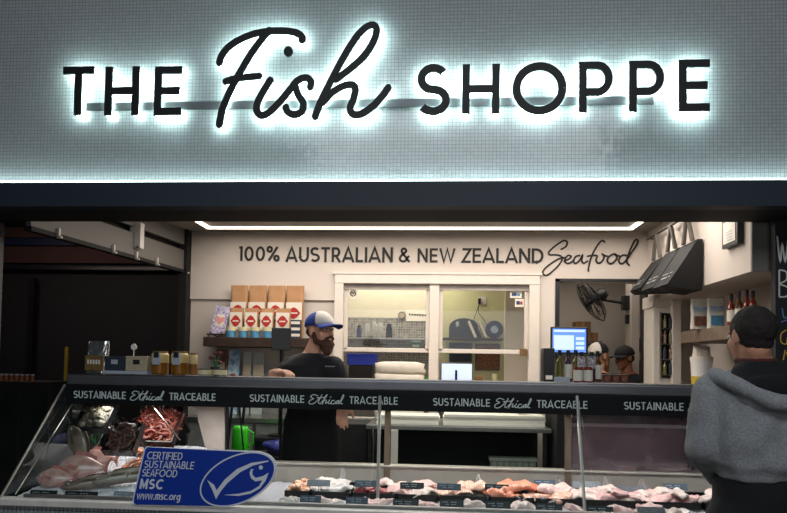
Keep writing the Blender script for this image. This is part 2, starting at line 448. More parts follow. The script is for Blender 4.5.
# ================================================================ SETTING
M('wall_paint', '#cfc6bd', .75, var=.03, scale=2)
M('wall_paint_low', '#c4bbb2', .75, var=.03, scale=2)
M('white_trim', '#d8d0c6', .45, var=.03)
M('kitchen_paint', '#d2cdbb', .7, var=.03)
M('kitchen_yellow', '#c2c19a', .7, var=.03)
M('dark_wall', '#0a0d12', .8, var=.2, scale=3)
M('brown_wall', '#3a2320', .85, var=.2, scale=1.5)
M('floor_tile', '#4a4743', .5, var=.15, scale=5)
M('ceiling_board', '#8f8a84', .7, var=.1, scale=9)
M('navy_metal', '#1a2735', .6, var=.08, scale=3)
M('black_metal', '#0c0e11', .4, var=.1)
M('black_matte', '#0a0b0d', .75, var=.1)
M('grey_panel', '#4b4b4b', .6, var=.05, scale=3)
M('bulkhead_grey', '#6a6864', .6, var=.06, scale=3)
M('steel', '#b6b4b0', .28, metal=1, var=.08, scale=30)
M('dull_steel', '#8c8a88', .42, metal=1, var=.1, scale=20)
M('white_plastic', '#dcdad6', .4, var=.03)
M('black_plastic', '#0d0f12', .35, var=.1)
M('dark_wood', '#33241b', .6, var=.35, scale=18)
M('shelf_wood', '#6b5c4d', .6, var=.25, scale=18)
M('chalkboard', '#17191b', .75, var=.2, scale=5)
M('chalk', '#c9c9c4', .9, var=.1, scale=60)
M('chalk_yellow', '#c9a83d', .9, var=.1, scale=60)
M('chalk_blue', '#5d7fa8', .9, var=.1, scale=60)
M('led_white', '#e4fffb', .5, var=.0, emit=9.0)
M('led_warm', '#fff2df', .5, var=.0, emit=4.0)
M('letter_halo', '#e0fff8', .5, var=.0, emit=34.0)
M('letter_black', '#070e12', .6, var=.05)
M('paint_black', '#16120e', .6, var=.05)
mosaic('white_mosaic', '#a9aeb1', '#a1a7aa', '#7d8588', 0.0215, rough=.12, tilt=.035)
mosaic('front_mosaic', '#a3a7a9', '#8d9295', '#2c2f33', 0.0215)
mosaic('checker_plate', '#8f8c86', '#66635e', '#b0aca4', 0.03, rough=.35, tilt=.3)
glass('case_glass', '#f6fbfa', refl=.05)
glass('window_glass', '#fbfbf8', refl=.04)
glass('reflection_haze_glass', '#8f7f92', refl=.16, rough=.08, haze=.46, hazecol='#63545b')  # mottled purple haze paints reflections into the panes
glass('side_glass', '#cfd8d8', refl=.1, haze=.05, hazecol='#9aa0a0')

def sbox(name, x0, x1, y0, y1, z0, z1, m):
    return struct(MB().box(x0, x1, y0, y1, z0, z1).build(name, m))
sbox('floor', -6, 6, -2, 12, -.1, 0, 'floor_tile')
YB = 6.0
# sign wall above the opening, tiled, and the dark beam beneath it
ztop, zbt = 4.4, at(393, 181, 3.6).z
sbox('wall_front', -6, 6, 3.72, 4.0, zbt - .03, ztop, 'white_mosaic')
zbb = at(393, 206, 3.6).z
sbox('trim_1', -6, 6, 3.6, 3.70, zbb, zbt, 'navy_metal')
sbox('trim_2', -6, 6, 3.7, 4.0, zbb, zbt - .03, 'black_matte')
o = MB().box(-5.9, 5.9, 3.66, 3.69, zbt, zbt + .026, .004).build('led_strip', 'led_white'); tag(o, 'long cool white light line along the foot of the tiled sign wall', 'light strip')
# shop ceiling
zc = at(420, 232, YB).z
sbox('ceiling', -2.6, 3.2, 4.0, 9.2, zc, zc + .08, 'ceiling_board')
# back wall with two openings
xl = at(190, 300, YB).x; xr = 2.32
w1 = (at(340, 330, YB).x, at(532, 330, YB).x); w1z = (1.0, at(430, 281, YB).z)
w2 = (at(558, 330, YB).x, at(648, 330, YB).x); w2z = (1.0, at(600, 282, YB).z)
zl = at(250, 299.5, YB).z
mb = MB()
def wb(x0, x1, z0, z1, y0=YB, m=None): mb.box(x0, x1, y0, YB + .12, z0, z1)
wb(xl, w1[0], zl, zc); wb(w1[0], w1[1], w1z[1], zc); wb(w1[1], w2[0], 0, zc); wb(w2[0], w2[1], w2z[1], zc); wb(w2[1], xr, 0, zc)
wb(w1[0], w1[1], 0, w1z[0]); wb(w2[0], w2[1], 0, w2z[0])
struct(mb.build('wall_back', 'wall_paint'))
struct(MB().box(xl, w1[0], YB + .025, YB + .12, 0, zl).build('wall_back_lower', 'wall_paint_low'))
# window 1 frame with two sashes
wn = thing('window_1', '', ''); del wn['label']; del wn['category']; wn['kind'] = 'structure'
wn.location = ((w1[0] + w1[1]) / 2, YB, w1z[0])
xm = at(434, 330, YB).x; x0, x1 = w1
mb = MB()
mb.box(x0 - .055, x0 + .03, YB - .03, YB + .06, w1z[0], w1z[1] + .05, .004)
mb.box(x1 - .03, x1 + .065, YB - .03, YB + .06, w1z[0], w1z[1] + .05, .004)
mb.box(x0 - .055, x1 + .065, YB - .035, YB + .06, w1z[1] - .03, w1z[1] + .055, .004)
mb.box(x0 - .075, x1 + .085, YB - .045, YB, w1z[1] + .055, w1z[1] + .075, .003)
mb.box(xm - .045, xm + .045, YB - .01, YB + .09, w1z[0], w1z[1] - .03, .004)
mb.build('window_frame', 'white_trim', wn)
zr = at(390, 350, YB).z
for a, b in ((x0 + .03, xm - .045), (xm + .045, x1 - .03)):
    mb = MB(); mb.box(a, b, YB + .03, YB + .07, zr - .02, zr + .02, .004)
    mb.box(a, a + .035, YB + .03, YB + .07, zr, w1z[1] - .03, .003).box(b - .035, b, YB + .03, YB + .07, zr, w1z[1] - .03, .003)
    s = mb.build('sash', 'white_trim', wn)
    MB().box(a + .03, b - .03, YB + .045, YB + .05, zr + .015, w1z[1] - .03).build('pane', 'window_glass', s)
    MB().box(a, b, YB + .015, YB + .028, w1z[1] - .085, w1z[1] - .03).build('blind_header', M('blind_grey', '#a29a94', .6), wn)
MB().box(at(520, 350, YB).x, at(527, 350, YB).x, YB - .0, YB + .025, zr - .035, zr + .03, .003).build('latch', M('brass', '#8a6a4a', .4, metal=.6), wn)
# window 2 frame, dark
wn = thing('window_2', '', ''); del wn['label']; del wn['category']; wn['kind'] = 'structure'
wn.location = ((w2[0] + w2[1]) / 2, YB, w2z[0])
mb = MB(); x0, x1 = w2; t = .028
mb.box(x0 - t, x0 + .01, YB - .015, YB + .125, w2z[0], w2z[1] + t).box(x0 - t, x1 + t, YB - .015, YB + .125, w2z[1], w2z[1] + t).box(x1 - .03, x1 + .06, YB - .02, YB + .125, w2z[0], w2z[1] + t)
mb.build('window_frame', 'black_metal', wn)
# kitchen behind window 1
kx0, kx1 = -1.6, .95
xk = at(440, 330, 7.6).x
sbox('wall_kitchen_back', kx0, xk, 7.6, 7.7, 0, zc, 'kitchen_paint')
sbox('wall_kitchen_far', xk, kx1, 7.62, 7.7, 0, zc, 'kitchen_yellow')
sbox('wall_kitchen_left', kx0 - .1, kx0, YB + .12, 7.7, 0, zc, 'kitchen_paint')
sbox('wall_kitchen_divider', .95, 1.05, YB + .12, 8.1, 0, zc, 'kitchen_paint')
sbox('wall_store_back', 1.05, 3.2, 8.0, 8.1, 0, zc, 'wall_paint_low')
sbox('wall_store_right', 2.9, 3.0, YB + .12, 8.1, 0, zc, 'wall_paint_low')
# white door edge seen in the right half of window 1
sbox('door_1', at(505, 330, 6.9).x, .95, 6.9, 6.95, 0, 2.45, 'wall_paint')
# right side: bulkhead, recess wall, dark end
XB = at(751, 271, 4.05).x; zbk = at(751, 271.5, 4.05).z
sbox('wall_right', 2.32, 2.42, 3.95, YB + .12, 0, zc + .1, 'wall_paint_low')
sbox('wall_right_bulkhead', XB, 2.32, 4.05, YB, zbk, zc, 'wall_paint')
sbox('trim_14', at(673, 350, 5.65).x, at(681, 350, 5.65).x, 5.65, YB, 0, zbk, 'wall_paint')
sbox('trim_3', XB - .002, 2.32, 4.03, 4.05, zbk, zc, 'bulkhead_grey')
# chalkboard pier at the right
YP = 3.94
xp = at(775.5, 300, YP).x
ch = thing('chalkboard', 'black chalkboard with hand written words at the right edge', 'chalkboard', (xp + .4, YP, 0))
MB().box(xp, xp + .9, YP - .0, YP + .05, .1, zbb - .002).build('board', 'chalkboard', ch)
T = front(YP - .003)
def chalk(strokes, m, wd=.007):
    mb = MB()
    for s in strokes:
        mb.ribbon(spline([(at(x, y, YP).x, at(x, y, YP).z) for x, y in s], 4), wd, T, .002)
    mb.build('chalk_writing', m, ch)
chalk([[(777, 236), (780, 262), (782, 244), (785, 262), (788, 238)], [(793, 238), (794, 262)], [(779, 270), (779, 297)], [(779, 270), (786, 272), (786, 280), (780, 284), (788, 288), (787, 296), (779, 297)]], 'chalk', .009)
chalk([[(782, 308), (784, 318), (790, 314)], [(781, 322), (787, 320)]], 'chalk_blue')
chalk([[(786, 330), (781, 334), (781, 342), (786, 344), (787, 338)], [(785, 350), (783, 360)], [(786, 352), (789, 360)]], 'chalk_yellow')
chalk([[(783, 366), (789, 364)]], 'chalk')
# left: bulkhead panel on the left of the shop, dark neighbour
mb = MB()
p0, p1 = at(33, 223, 4.02), at(189, 271, YB)
def slab(mb, a, b, z0, z1, th=.04):
    d = (b - a); d.z = 0; d.normalize(); n = Vector((-d.y, d.x, 0)) * th
    A = [Vector((a.x, a.y, z0)), Vector((b.x, b.y, z0)), Vector((b.x, b.y, z1)), Vector((a.x, a.y, z1))]
    V = [mb.bm.verts.new(p) for p in A] + [mb.bm.verts.new(p + n) for p in A]
    for f in ((0, 1, 2, 3), (7, 6, 5, 4), (0, 4, 5, 1), (1, 5, 6, 2), (2, 6, 7, 3), (3, 7, 4, 0)): mb.bm.faces.new([V[i] for i in f])
a = Vector((p0.x, 4.0, 0)); b = Vector((p1.x, YB, 0)); zs = at(189, 252, YB).z
slab(mb, a, b, p1.z, zs)
struct(mb.build('wall_left_bulkhead', 'bulkhead_grey'))
mb = MB(); slab(mb, a + Vector((-.08, 0, 0)), b + Vector((-.08, 0, 0)), zs, zs + .06); struct(mb.build('trim_4', 'black_matte'))
mb = MB(); slab(mb, a, b, zs + .055, zc + .05); struct(mb.build('wall_left_upper', 'bulkhead_grey'))
mb = MB(); slab(mb, a + Vector((.004, 0, 0)), b + Vector((.004, 0, 0)), p1.z - .03, p1.z, .06); struct(mb.build('trim_5', 'black_matte'))
M('hook_white', '#c6c1ba', .5)
for k, (px, tt) in enumerate(((45, .12), (96, .42), (118, .57), (138, .72), (186, .97))):
    p = a.lerp(b, tt)
    o = MB().box(p.x + .0, p.x + .02, p.y - .012, p.y + .012, p1.z - .03, p1.z + .035, .003).box(p.x, p.x + .035, p.y - .012, p.y + .012, p1.z - .035, p1.z - .02, .003).build('wall_hook', 'hook_white')
    tag(o, 'small white hook clip under the grey left bulkhead, ' + ('nearest the street', 'second from the street', 'just right of the white sensor box', 'second from the back wall', 'touching the back wall')[k], 'hook', 'hook clips along the left bulkhead')
p = a.lerp(b, .56)
sp = thing('sensor_box', 'white upright box fixed on the grey bulkhead at top left', 'sensor box', (p.x, p.y, 2.4))
mb = MB(); pxbox(mb, 129, 222, 141, 248, p.y, .07, .006); mb.build('housing', 'white_plastic', sp)
c = at(138, 247, p.y); MB().ell((c.x, c.y - .005, c.z), (.012, .012, .012)).build('sensor_eye', 'grey_panel', sp)
# dark post at the left end of the back wall
sbox('trim_6', at(180, 300, 5.95).x, xl - .002, 5.9, 6.1, 0, zc, 'black_matte')
# neighbouring unit in the dark
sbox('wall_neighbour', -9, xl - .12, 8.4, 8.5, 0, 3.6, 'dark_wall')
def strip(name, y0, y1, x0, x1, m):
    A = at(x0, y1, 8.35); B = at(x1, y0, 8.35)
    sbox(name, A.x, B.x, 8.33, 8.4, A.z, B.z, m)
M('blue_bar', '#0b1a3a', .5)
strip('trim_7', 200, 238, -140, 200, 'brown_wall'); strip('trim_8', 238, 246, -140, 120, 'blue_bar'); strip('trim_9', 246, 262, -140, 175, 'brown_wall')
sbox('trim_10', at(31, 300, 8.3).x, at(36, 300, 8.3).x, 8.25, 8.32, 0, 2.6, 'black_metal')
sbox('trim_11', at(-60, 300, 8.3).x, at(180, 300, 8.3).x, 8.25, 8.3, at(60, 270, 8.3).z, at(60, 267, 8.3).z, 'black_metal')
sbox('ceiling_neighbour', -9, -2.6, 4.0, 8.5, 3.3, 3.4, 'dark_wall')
sbox('trim_12', at(-12, 300, 4.0).x, at(-4.5, 300, 4.0).x, 4.01, 4.06, 0, zbb, 'grey_panel')

# ceiling LED strip, U shaped
zs = zc - .02
ya = 5.78; xa = at(207, 229, ya).x; xb = at(633, 230, ya).x
st = thing('ceiling_strip_light', 'warm white linear light running round the shop ceiling', 'light', (0, ya, zs))
mb = MB(); mb.box(xa, xb, ya, ya + .02, zs + .006, zs + .019); mb.box(xa, xa + .03, 4.2, ya, zs, zs + .019).box(xb - .03, xb, 4.2, ya, zs, zs + .019)
mb.build('diffuser', 'led_warm', st)
mb = MB(); mb.box(xa - .015, xb + .015, ya + .03, ya + .04, zs, zs + .02).box(xa - .015, xa, 4.2, ya + .03, zs, zs + .02).box(xb, xb + .015, 4.2, ya + .03, zs, zs + .02)
mb.build('channel', 'white_plastic', st)

# ================================================================ SIGN
YS = 3.655
sg = thing('illuminated_sign', 'large black halo lit letters reading THE Fish SHOPPE on a grey rail', 'shop sign', (0, 3.71, at(390, 103, YS).z))
M('rail_grey', '#6d7478', .5, metal=.3, var=.05)
zr0, zr1 = at(390, 106, 3.67).z, at(390, 97.5, 3.67).z
MB().box(at(84, 100, 3.67).x, at(655, 100, 3.67).x, 3.688, 3.70, zr0, zr1, .003).build('rail', 'rail_grey', sg)
TF = front(YS); TG = front(YS + .022)
LET = [('T', 61.5, 94, 66, 115), ('H', 104, 139.5, 66, 115), ('E', 153.5, 182, 66, 115), ('S', 418, 448.5, 63.5, 115), ('H', 462, 500, 63.5, 113.5), ('O', 512.5, 566.5, 61.5, 114.5), ('P', 578.5, 613.5, 61, 112), ('P', 628.5, 665, 60, 111.5), ('E', 679, 710, 59, 111)]
for c, a0, a1, b0, b1 in LET:
    A = at(a0, b1, YS); B = at(a1, b0, YS)
    mb = MB(); draw(mb, c, .15, A.x, B.x, A.z, B.z, TF, .013); L = mb.build('letter', 'letter_black', sg)
    mb = MB(); draw(mb, c, .11, A.x + .004, B.x - .004, A.z + .004, B.z - .004, TG, .008); mb.build('halo_light', 'letter_halo', L)
A = at(200, 135, YS); B = at(400, 15, YS)
mb = MB(); script(mb, SCRIPT_FISH, .041, (A.x, B.x), (A.z, B.z), (0, 0, 787, 472), TF, .013)
e = at(288.4, 51.6, YS); mb.poly([(e.x + (.027) * math.cos(t * PI / 8), e.z + .031 * math.sin(t * PI / 8)) for t in range(16)], TF, .013)
L = mb.build('letter', 'letter_black', sg); L['label'] = 'hand script word Fish'
mb = MB(); script(mb, SCRIPT_FISH, .027, (A.x, B.x), (A.z, B.z), (0, 0, 787, 472), TG, .008); mb.build('halo_light', 'letter_halo', L)

# wall lettering
wt = thing('wall_lettering', 'black painted words 100% AUSTRALIAN & NEW ZEALAND Seafood across the white back wall', 'lettering', (at(430, 260, YB).x, YB, at(430, 260, YB).z))
TW = front(YB - .006)
for s, a0, a1, b0, b1, gp in (('100%', 239, 279.5, 246.5, 261, .13), ('AUSTRALIAN', 286, 393, 247.5, 262, .13), ('&', 399, 410, 248, 262, .1), ('NEW', 417.5, 455, 248.5, 262.5, .15), ('ZEALAND', 462, 543.5, 248.5, 263, .1)):
    A = at(a0, b1, YB); B = at(a1, b0, YB)
    mb = MB(); text(mb, s, .16, A.x, B.x, A.z, B.z, TW, .005, gp); mb.build('word', 'paint_black', wt)
A = at(530, 290, YB); B = at(650, 225, YB)
mb = MB(); script(mb, SCRIPT_SEAFOOD, .017, (A.x, B.x), (A.z, B.z), (0, 0, 787, 426), TW, .003); mb.build('word', 'paint_black', wt)

# ================================================================ DISPLAY CASE
XL, XR = at(66, 385, 3.5).x, 2.06
zb0 = at(400, 411, 3.5).z; zb1 = at(400, 391, 3.5).z; zt = at(400, 380.5, 3.5).z
case = thing('display_case', 'long glass fronted refrigerated fish counter with a black lettered band along its top', 'display counter', ((XL + XR) / 2, 3.4, 0))
M('band_black', '#07080b', .6, var=.05, spec=.25)
M('band_text', '#e2e4e6', .5, var=.03)
YG0, YG1 = 3.0, 3.5; zg0, zg1 = at(200, 502.5, 3.0).z, zb1
band = MB().box(XL, XR, 3.5, 3.53, zb0, zb1, .002).build('header_band', 'band_black', case)
per = at(250, 400, 3.5).x - at(74, 395, 3.5).x
X0 = at(74, 395, 3.5).x
TB = front(3.496); hz = (zb0 + zb1) / 2
for k in range(4):
    b = X0 + per * k; q = per / 176.0
    for wd, q0, q1 in (('SUSTAINABLE', 0, 53), ('TRACEABLE', 96.5, 142.5)):
        mb = MB(); text(mb, wd, .13, b + q0 * q, b + q1 * q, hz - .0205, hz + .0205, TB, .003, .17); mb.build('band_word', 'band_text', band)
    mb = MB(); script(mb, SCRIPT_ETHICAL, .0042, (b + 57.5 * q, b + 91 * q), (hz - .028, hz + .030), (412, 0, 549, 41), TB, .002)
    mb.build('band_word', 'band_text', band)
# top ledge (rounded dark edge + shelf for goods)
M('ledge_grey', '#6e7074', .38, metal=.75, var=.08, scale=8)
mb = MB().box(XL, XR, 3.5, 3.9, zb1 + .0, zt, .01); mb.build('top_shelf', 'ledge_grey', case)
MB().box(XL, XR, 3.506, 3.512, zt, zt + .004).build('ledge_trim', 'steel', case)
# sloped front panes with steel joints
def quad_slab(mb, P, n, th):
    V = [mb.bm.verts.new(Vector(p)) for p in P] + [mb.bm.verts.new(Vector(p) + Vector(n) * th) for p in P]
    for f in ((0, 1, 2, 3), (7, 6, 5, 4), (0, 4, 5, 1), (1, 5, 6, 2), (2, 6, 7, 3), (3, 7, 4, 0)): mb.bm.faces.new([V[i] for i in f])
xs = [XL, at(380, 395, 3.49).x, at(577, 400, 3.49).x, XR]
nrm = Vector((0, (zg1 - zg0), -(YG1 - YG0))).normalized()
for xa_, xb_ in zip(xs, xs[1:]):
    mb = MB(); quad_slab(mb, [(xa_ + .003, YG0, zg0), (xb_ - .003, YG0, zg0), (xb_ - .003, YG1 - .01, zb1 - .01), (xa_ + .003, YG1 - .01, zb1 - .01)], nrm, .005)
    mb.build('front_pane', 'case_glass', case)
# end pane and its bright edge
mb = MB(); quad_slab(mb, [(XL, YG0, zg0), (XL, 3.9, zg0), (XL, 3.9, zt), (XL, YG1, zb1)], (-1, 0, 0), .006); mb.build('end_pane', 'side_glass', case)
mb = MB(); mb.tube([(XL - .002, YG0 - .008, zg0), (XL - .002, YG1 - .008, zb1 - .0)], .006, 6); mb.tube([(XL + .03, YG0 + .05, zg0), (XL + .03, YG1 + .02, zb0)], .003, 6); mb.build('pane_edge', M('edge_trim', '#b9b3aa', .35, metal=.7), case)
for px0, px1, y1 in ((380, 377.5, 502), (577, 585, 512)):
    A = at(px0, 396, 3.49); B = at(px1, y1, 3.25)
    MB().tube([A, B], .0085, 8).build('support_post', M('post_white', '#b5b0aa', .4, metal=.3), case)
for px in (388, 568):
    A = at(px, 411, 3.87); MB().box(A.x - .018, A.x + .018, 3.85, 3.88, .8, zb1, .003).build('rear_post', M('post_brown', '#6b5c50', .4, metal=.4), case)
# sill, body, mosaic front
zs0 = at(300, 506, 2.97).z
MB().box(XL - .35, XR, 2.955, 3.03, zg0 - .035, zg0 - .004, .004).build('front_sill', M('sill_white', '#dedad4', .35, metal=.1), case)
MB().box(XL + .1, XR, 3.005, 3.025, zg0 - .004, zg0 + .012, .003).build('sill_trim', 'dull_steel', case)
MB().box(XL - .35, XR, 2.985, 3.04, .0, zg0 - .036).build('tiled_front', 'front_mosaic', case)
zbed = zg0 - .055
MB().box(XL, XR, 3.04, 3.86, 0.1, zbed).build('body', 'dull_steel', case)
zrr = at(480, 467.5, 3.86).z
xd = at(228, 450, 3.86).x
mb = MB().box(xd, XR, 3.86, 3.90, .1, zrr - .012); mb.box(xd, XR, 3.845, 3.92, zrr - .012, zrr, .003); mb.build('rear_rail', M('rail_steel', '#a39c94', .35, metal=.5, var=.05), case)
# case lamp below the band
MB().box(XL + .05, XR, 3.535, 3.585, zb0 + .01, zb0 + .035).build('lamp_housing', 'white_plastic', case)
# white divider panel
mb = MB()
P = [at(193, 400, 3.86), at(224, 400, 3.86), at(226, 470, 3.86), at(211, 470, 3.86)]
quad_slab(mb, P, (0, 1, 0), .03); mb.build('divider_panel', M('divider_white', '#b7aaa3', .5), case)
mb = MB(); pxbox(mb, 224, 402, 228, 470, 3.86, .03); mb.build('divider_frame', 'black_metal', case)
# sliding rear panes at the right, reflections put in as coloured haze
xa_, xb_ = at(572, 440, 3.87).x, 2.05
xmid = at(635, 440, 3.88).x
MB().box(xa_, xmid + .02, 3.875, 3.88, zrr, zb1 - .01).build('rear_pane', 'reflection_haze_glass', case)
MB().box(xmid, xb_, 3.89, 3.895, zrr, zb1 - .01).build('rear_pane', 'reflection_haze_glass', case)
mb = MB(); mb.box(xmid - .012, xmid + .018, 3.882, 3.888, zrr, zb1 - .01).box(xa_, xb_, 3.87, 3.90, at(600, 427, 3.87).z, at(600, 423.5, 3.87).z); mb.build('pane_frame', M('pane_frame', '#5d5357', .5, metal=.3), case)
mb = MB(); mb.tube([at(693, 470, 3.86), at(693, 428, 3.86)], .01); mb.build('pane_handle', 'black_metal', case)
# ================================================================ PEOPLE
M('skin', '#c08a70', .55, var=.08, scale=14)
M('skin_pale', '#c99a80', .55, var=.06, scale=14)
M('skin_tan', '#8a5a40', .55, var=.08, scale=14)
M('beard_brown', '#4a3020', .9, var=.4, scale=120, bump=.6)
M('hair_dark', '#1c1410', .8, var=.4, scale=150, bump=.5)
M('hair_blond', '#8a6240', .7, var=.3, scale=90, bump=.5)
M('shirt_black', '#12151a', .9, var=.15, scale=8, bump=.1)
M('apron_black', '#0d0f13', .85, var=.15, scale=6)
M('pants_black', '#0e0f13', .9, var=.1)
M('hoodie_grey', '#85878a', .95, var=.22, scale=140, bump=.3)
M('hood_lining', '#0b0c0e', .95, var=.1)
M('cap_blue', '#1f3f8f', .8, var=.2, scale=60)
M('cap_white', '#d6d0c8', .8, var=.04)
M('cap_black', '#14161b', .8, var=.1)
M('eye_white', '#d8d0c8', .3, var=.02)
M('eye_dark', '#17100c', .2, var=.02)
M('shoe_black', '#0c0c0d', .6)
M('logo_grey', '#9fa3a8', .7, var=.02)
def RZ(a): return Matrix.Rotation(a, 3, 'Z')
def frame(c, yaw, pitch=0.0):
    """head frame: local -Y is where the face looks"""
    Q = RZ(yaw) @ Matrix.Rotation(pitch, 3, 'X'); c = Vector(c)
    return (lambda x, y, z: c + Q @ Vector((x, y, z))), Q
def head(mb, c, yaw, pitch=0.0, k=1.0, neck=None, slim=1.0):
    P, Q = frame(c, yaw, pitch)
    def e(x, y, z, a, b, d, u=18, v=12): mb.ell(P(x * k, y * k, z * k), (a * k, b * k, d * k), Q, u, v)
    e(0, .018, .03, .076 * slim, .098, .09)
    e(0, -.028, -.035, .059 * slim, .066, .078)
    e(0, -.066, -.098, .027, .024, .021)
    e(0, .03, -.05, .056, .06, .06)
    mb.cap(P(0, -.09 * k, .008 * k), P(0, -.112 * k, -.03 * k), .009 * k, .0145 * k)
    e(0, -.083, .025, .05 * slim, .017, .010)
    e(0, -.092, -.06, .023, .010, .0065); e(0, -.089, -.071, .019, .010, .006)
    for s in (-1, 1):
        e(s * .035, -.055, -.028, .026, .028, .034)
        e(s * .076 * slim, .012, -.006, .010, .020, .032)
        mb.cap(P(s * .071 * k, .0, .02 * k), P(s * .084 * k, .022 * k, .024 * k), .006 * k)
    if neck is not None: mb.cap(P(0, .03 * k, -.06 * k), neck, .054 * k * slim, .064 * slim)
def eyes(root, c, yaw, pitch=0.0, k=1.0):
    P, Q = frame(c, yaw, pitch)
    for s in (-1, 1):
        MB().ell(P(s * .031 * k, -.082 * k, .006 * k), (.0135 * k, .010 * k, .0085 * k), Q, 12, 8).build('eye', 'eye_white', root, smooth=True)
        MB().ell(P(s * .031 * k, -.0895 * k, .006 * k), (.006 * k, .004 * k, .006 * k), Q, 10, 6).build('pupil', 'eye_dark', root, smooth=True)
def hand(mb, wr, d, n, side=1, curl=.5, k=1.0):
    d = Vector(d).normalized(); n = Vector(n); n = (n - d * n.dot(d)).normalized(); s = d.cross(n) * side; wr = Vector(wr)
    q = Matrix((s, d, n)).transposed()
    mb.ell(wr + d * .052 * k, (.041 * k, .054 * k, .0165 * k), q, 14, 10)
    mb.cap(wr - d * .015 * k, wr + d * .03 * k, .026 * k, .027 * k)
    for i, (o, L) in enumerate(((.030, .068), (.010, .077), (-.010, .072), (-.029, .056))):
        b = wr + d * (.088 - .004 * abs(i - 1)) * k + s * o * k; a = 0
        for j, (f, r) in enumerate(((.45, .0098), (.31, .0088), (.24, .0078))):
            a += curl * (.75, 1.0, .8)[j]
            t = (d * math.cos(a) + n * math.sin(a)) + s * o * 1.2
            e = b + t.normalized() * L * f * k
            mb.cap(b, e, r * k, (r - .0008) * k, 10); b = e
    b = wr + d * .028 * k + s * .032 * k
    e = b + (d * .62 + s * .7 + n * .25).normalized() * .038 * k; mb.cap(b, e, .0135 * k, .0115 * k, 10)
    f = e + (d * .85 + s * .2 + n * .45).normalized() * .030 * k; mb.cap(e, f, .011 * k, .009 * k, 10)
def limb(mb, pts, rs):
    for (a, b), (r, q) in zip(zip(pts, pts[1:]), zip(rs, rs[1:])): mb.cap(a, b, r, q, 16)
def torso(mb, c, yaw, zs, grow=0.0):
    """zs: list of (z, rx, ry, dy)"""
    mb.loft([((c[0] - dy * math.sin(yaw), c[1] + dy * math.cos(yaw), z), rx + grow, ry + grow, yaw) for z, rx, ry, dy in zs], 32, 2.3)
def cap_hat(root, c, yaw, pitch, k, front_m, back_m, brim_m, bw=.068, name='cap'):
    P, Q = frame(c, yaw, pitch)
    def dome(y0, y1, grow=0.0):
        mb = MB(); n = 20; rings = []
        for i in range(9):
            th = i / 8 * PI / 2; ring = []
            for j in range(n + 1):
                ph = y0 + (y1 - y0) * j / n
                ring.append(mb.bm.verts.new(P((.088 + grow) * k * math.sin(ph) * math.cos(th), (.012 - (.108 + grow) * math.cos(ph) * math.cos(th)) * k, (.034 + (.096 + grow) * math.sin(th) ** .9) * k)))
            rings.append(ring)
        for A, B in zip(rings, rings[1:]):
            for j in range(n): mb.bm.faces.new((A[j], A[j + 1], B[j + 1], B[j]))
        bmesh.ops.remove_doubles(mb.bm, verts=mb.bm.verts, dist=.0004)
        bmesh.ops.solidify(mb.bm, geom=mb.bm.faces[:], thickness=.004)
        return mb
    cp = dome(-PI, PI).build(name, back_m, root, smooth=True)
    if front_m != back_m: dome(-R(62), R(62), .003).build('front_panel', front_m, cp, smooth=True)
    mb = MB(); n = 14; top = []; 
    for i in range(n + 1):
        a = -R(72) + R(144) * i / n
        top.append((P(.086 * k * math.sin(a), (.012 - .106 * math.cos(a)) * k, .034 * k), P(.082 * k * math.sin(a), (-.012 - (.1 + bw) * max(0, math.cos(a)) ** .7) * k, (.034 - .012 - .02 * abs(math.sin(a)) ** 2) * k)))
    up = Q @ Vector((0, 0, .004))
    V = [[mb.bm.verts.new(p + o) for p in t] for t in top for o in (Vector(), up)]
    for i in range(n):
        a, A, b, B = V[2 * i], V[2 * i + 1], V[2 * i + 2], V[2 * i + 3]
        mb.bm.faces.new((a[0], a[1], b[1], b[0])); mb.bm.faces.new((A[0], B[0], B[1], A[1])); mb.bm.faces.new((a[1], A[1], B[1], b[1])); mb.bm.faces.new((a[0], b[0], B[0], A[0]))
    mb.build('brim', brim_m, cp, smooth=True)
    MB().ell(P(0, .012 * k, .132 * k), (.008, .008, .005)).build('button', brim_m, cp, smooth=True)
    return cp
def legs(body, pants, shoes, hip, yaw, z0=0.0, zh=.93, half=.09, g=.018):
    ax = Vector((math.cos(yaw), math.sin(yaw), 0)); fw = Vector((math.sin(yaw), -math.cos(yaw), 0))
    for s in (-1, 1):
        h = Vector((hip[0], hip[1], zh)) + ax * half * s; k = Vector((hip[0], hip[1], z0 + .50)) + ax * (half + .01) * s + fw * .015; a = Vector((hip[0], hip[1], z0 + .09)) + ax * (half + .02) * s
        limb(body, [h, k, a], [.082, .052, .036]); body.cap(a + Vector((0, 0, -.04)), a + fw * .14 + Vector((0, 0, -.055)), .035, .028)
        limb(pants, [h, k, a + Vector((0, 0, .01))], [.088 + g, .06 + g, .048 + g])
        sh = MB(); sh.cap(a - fw * .03 + Vector((0, 0, -.045)), a + fw * .17 + Vector((0, 0, -.052)), .044, .038)
        shoes.append(sh)

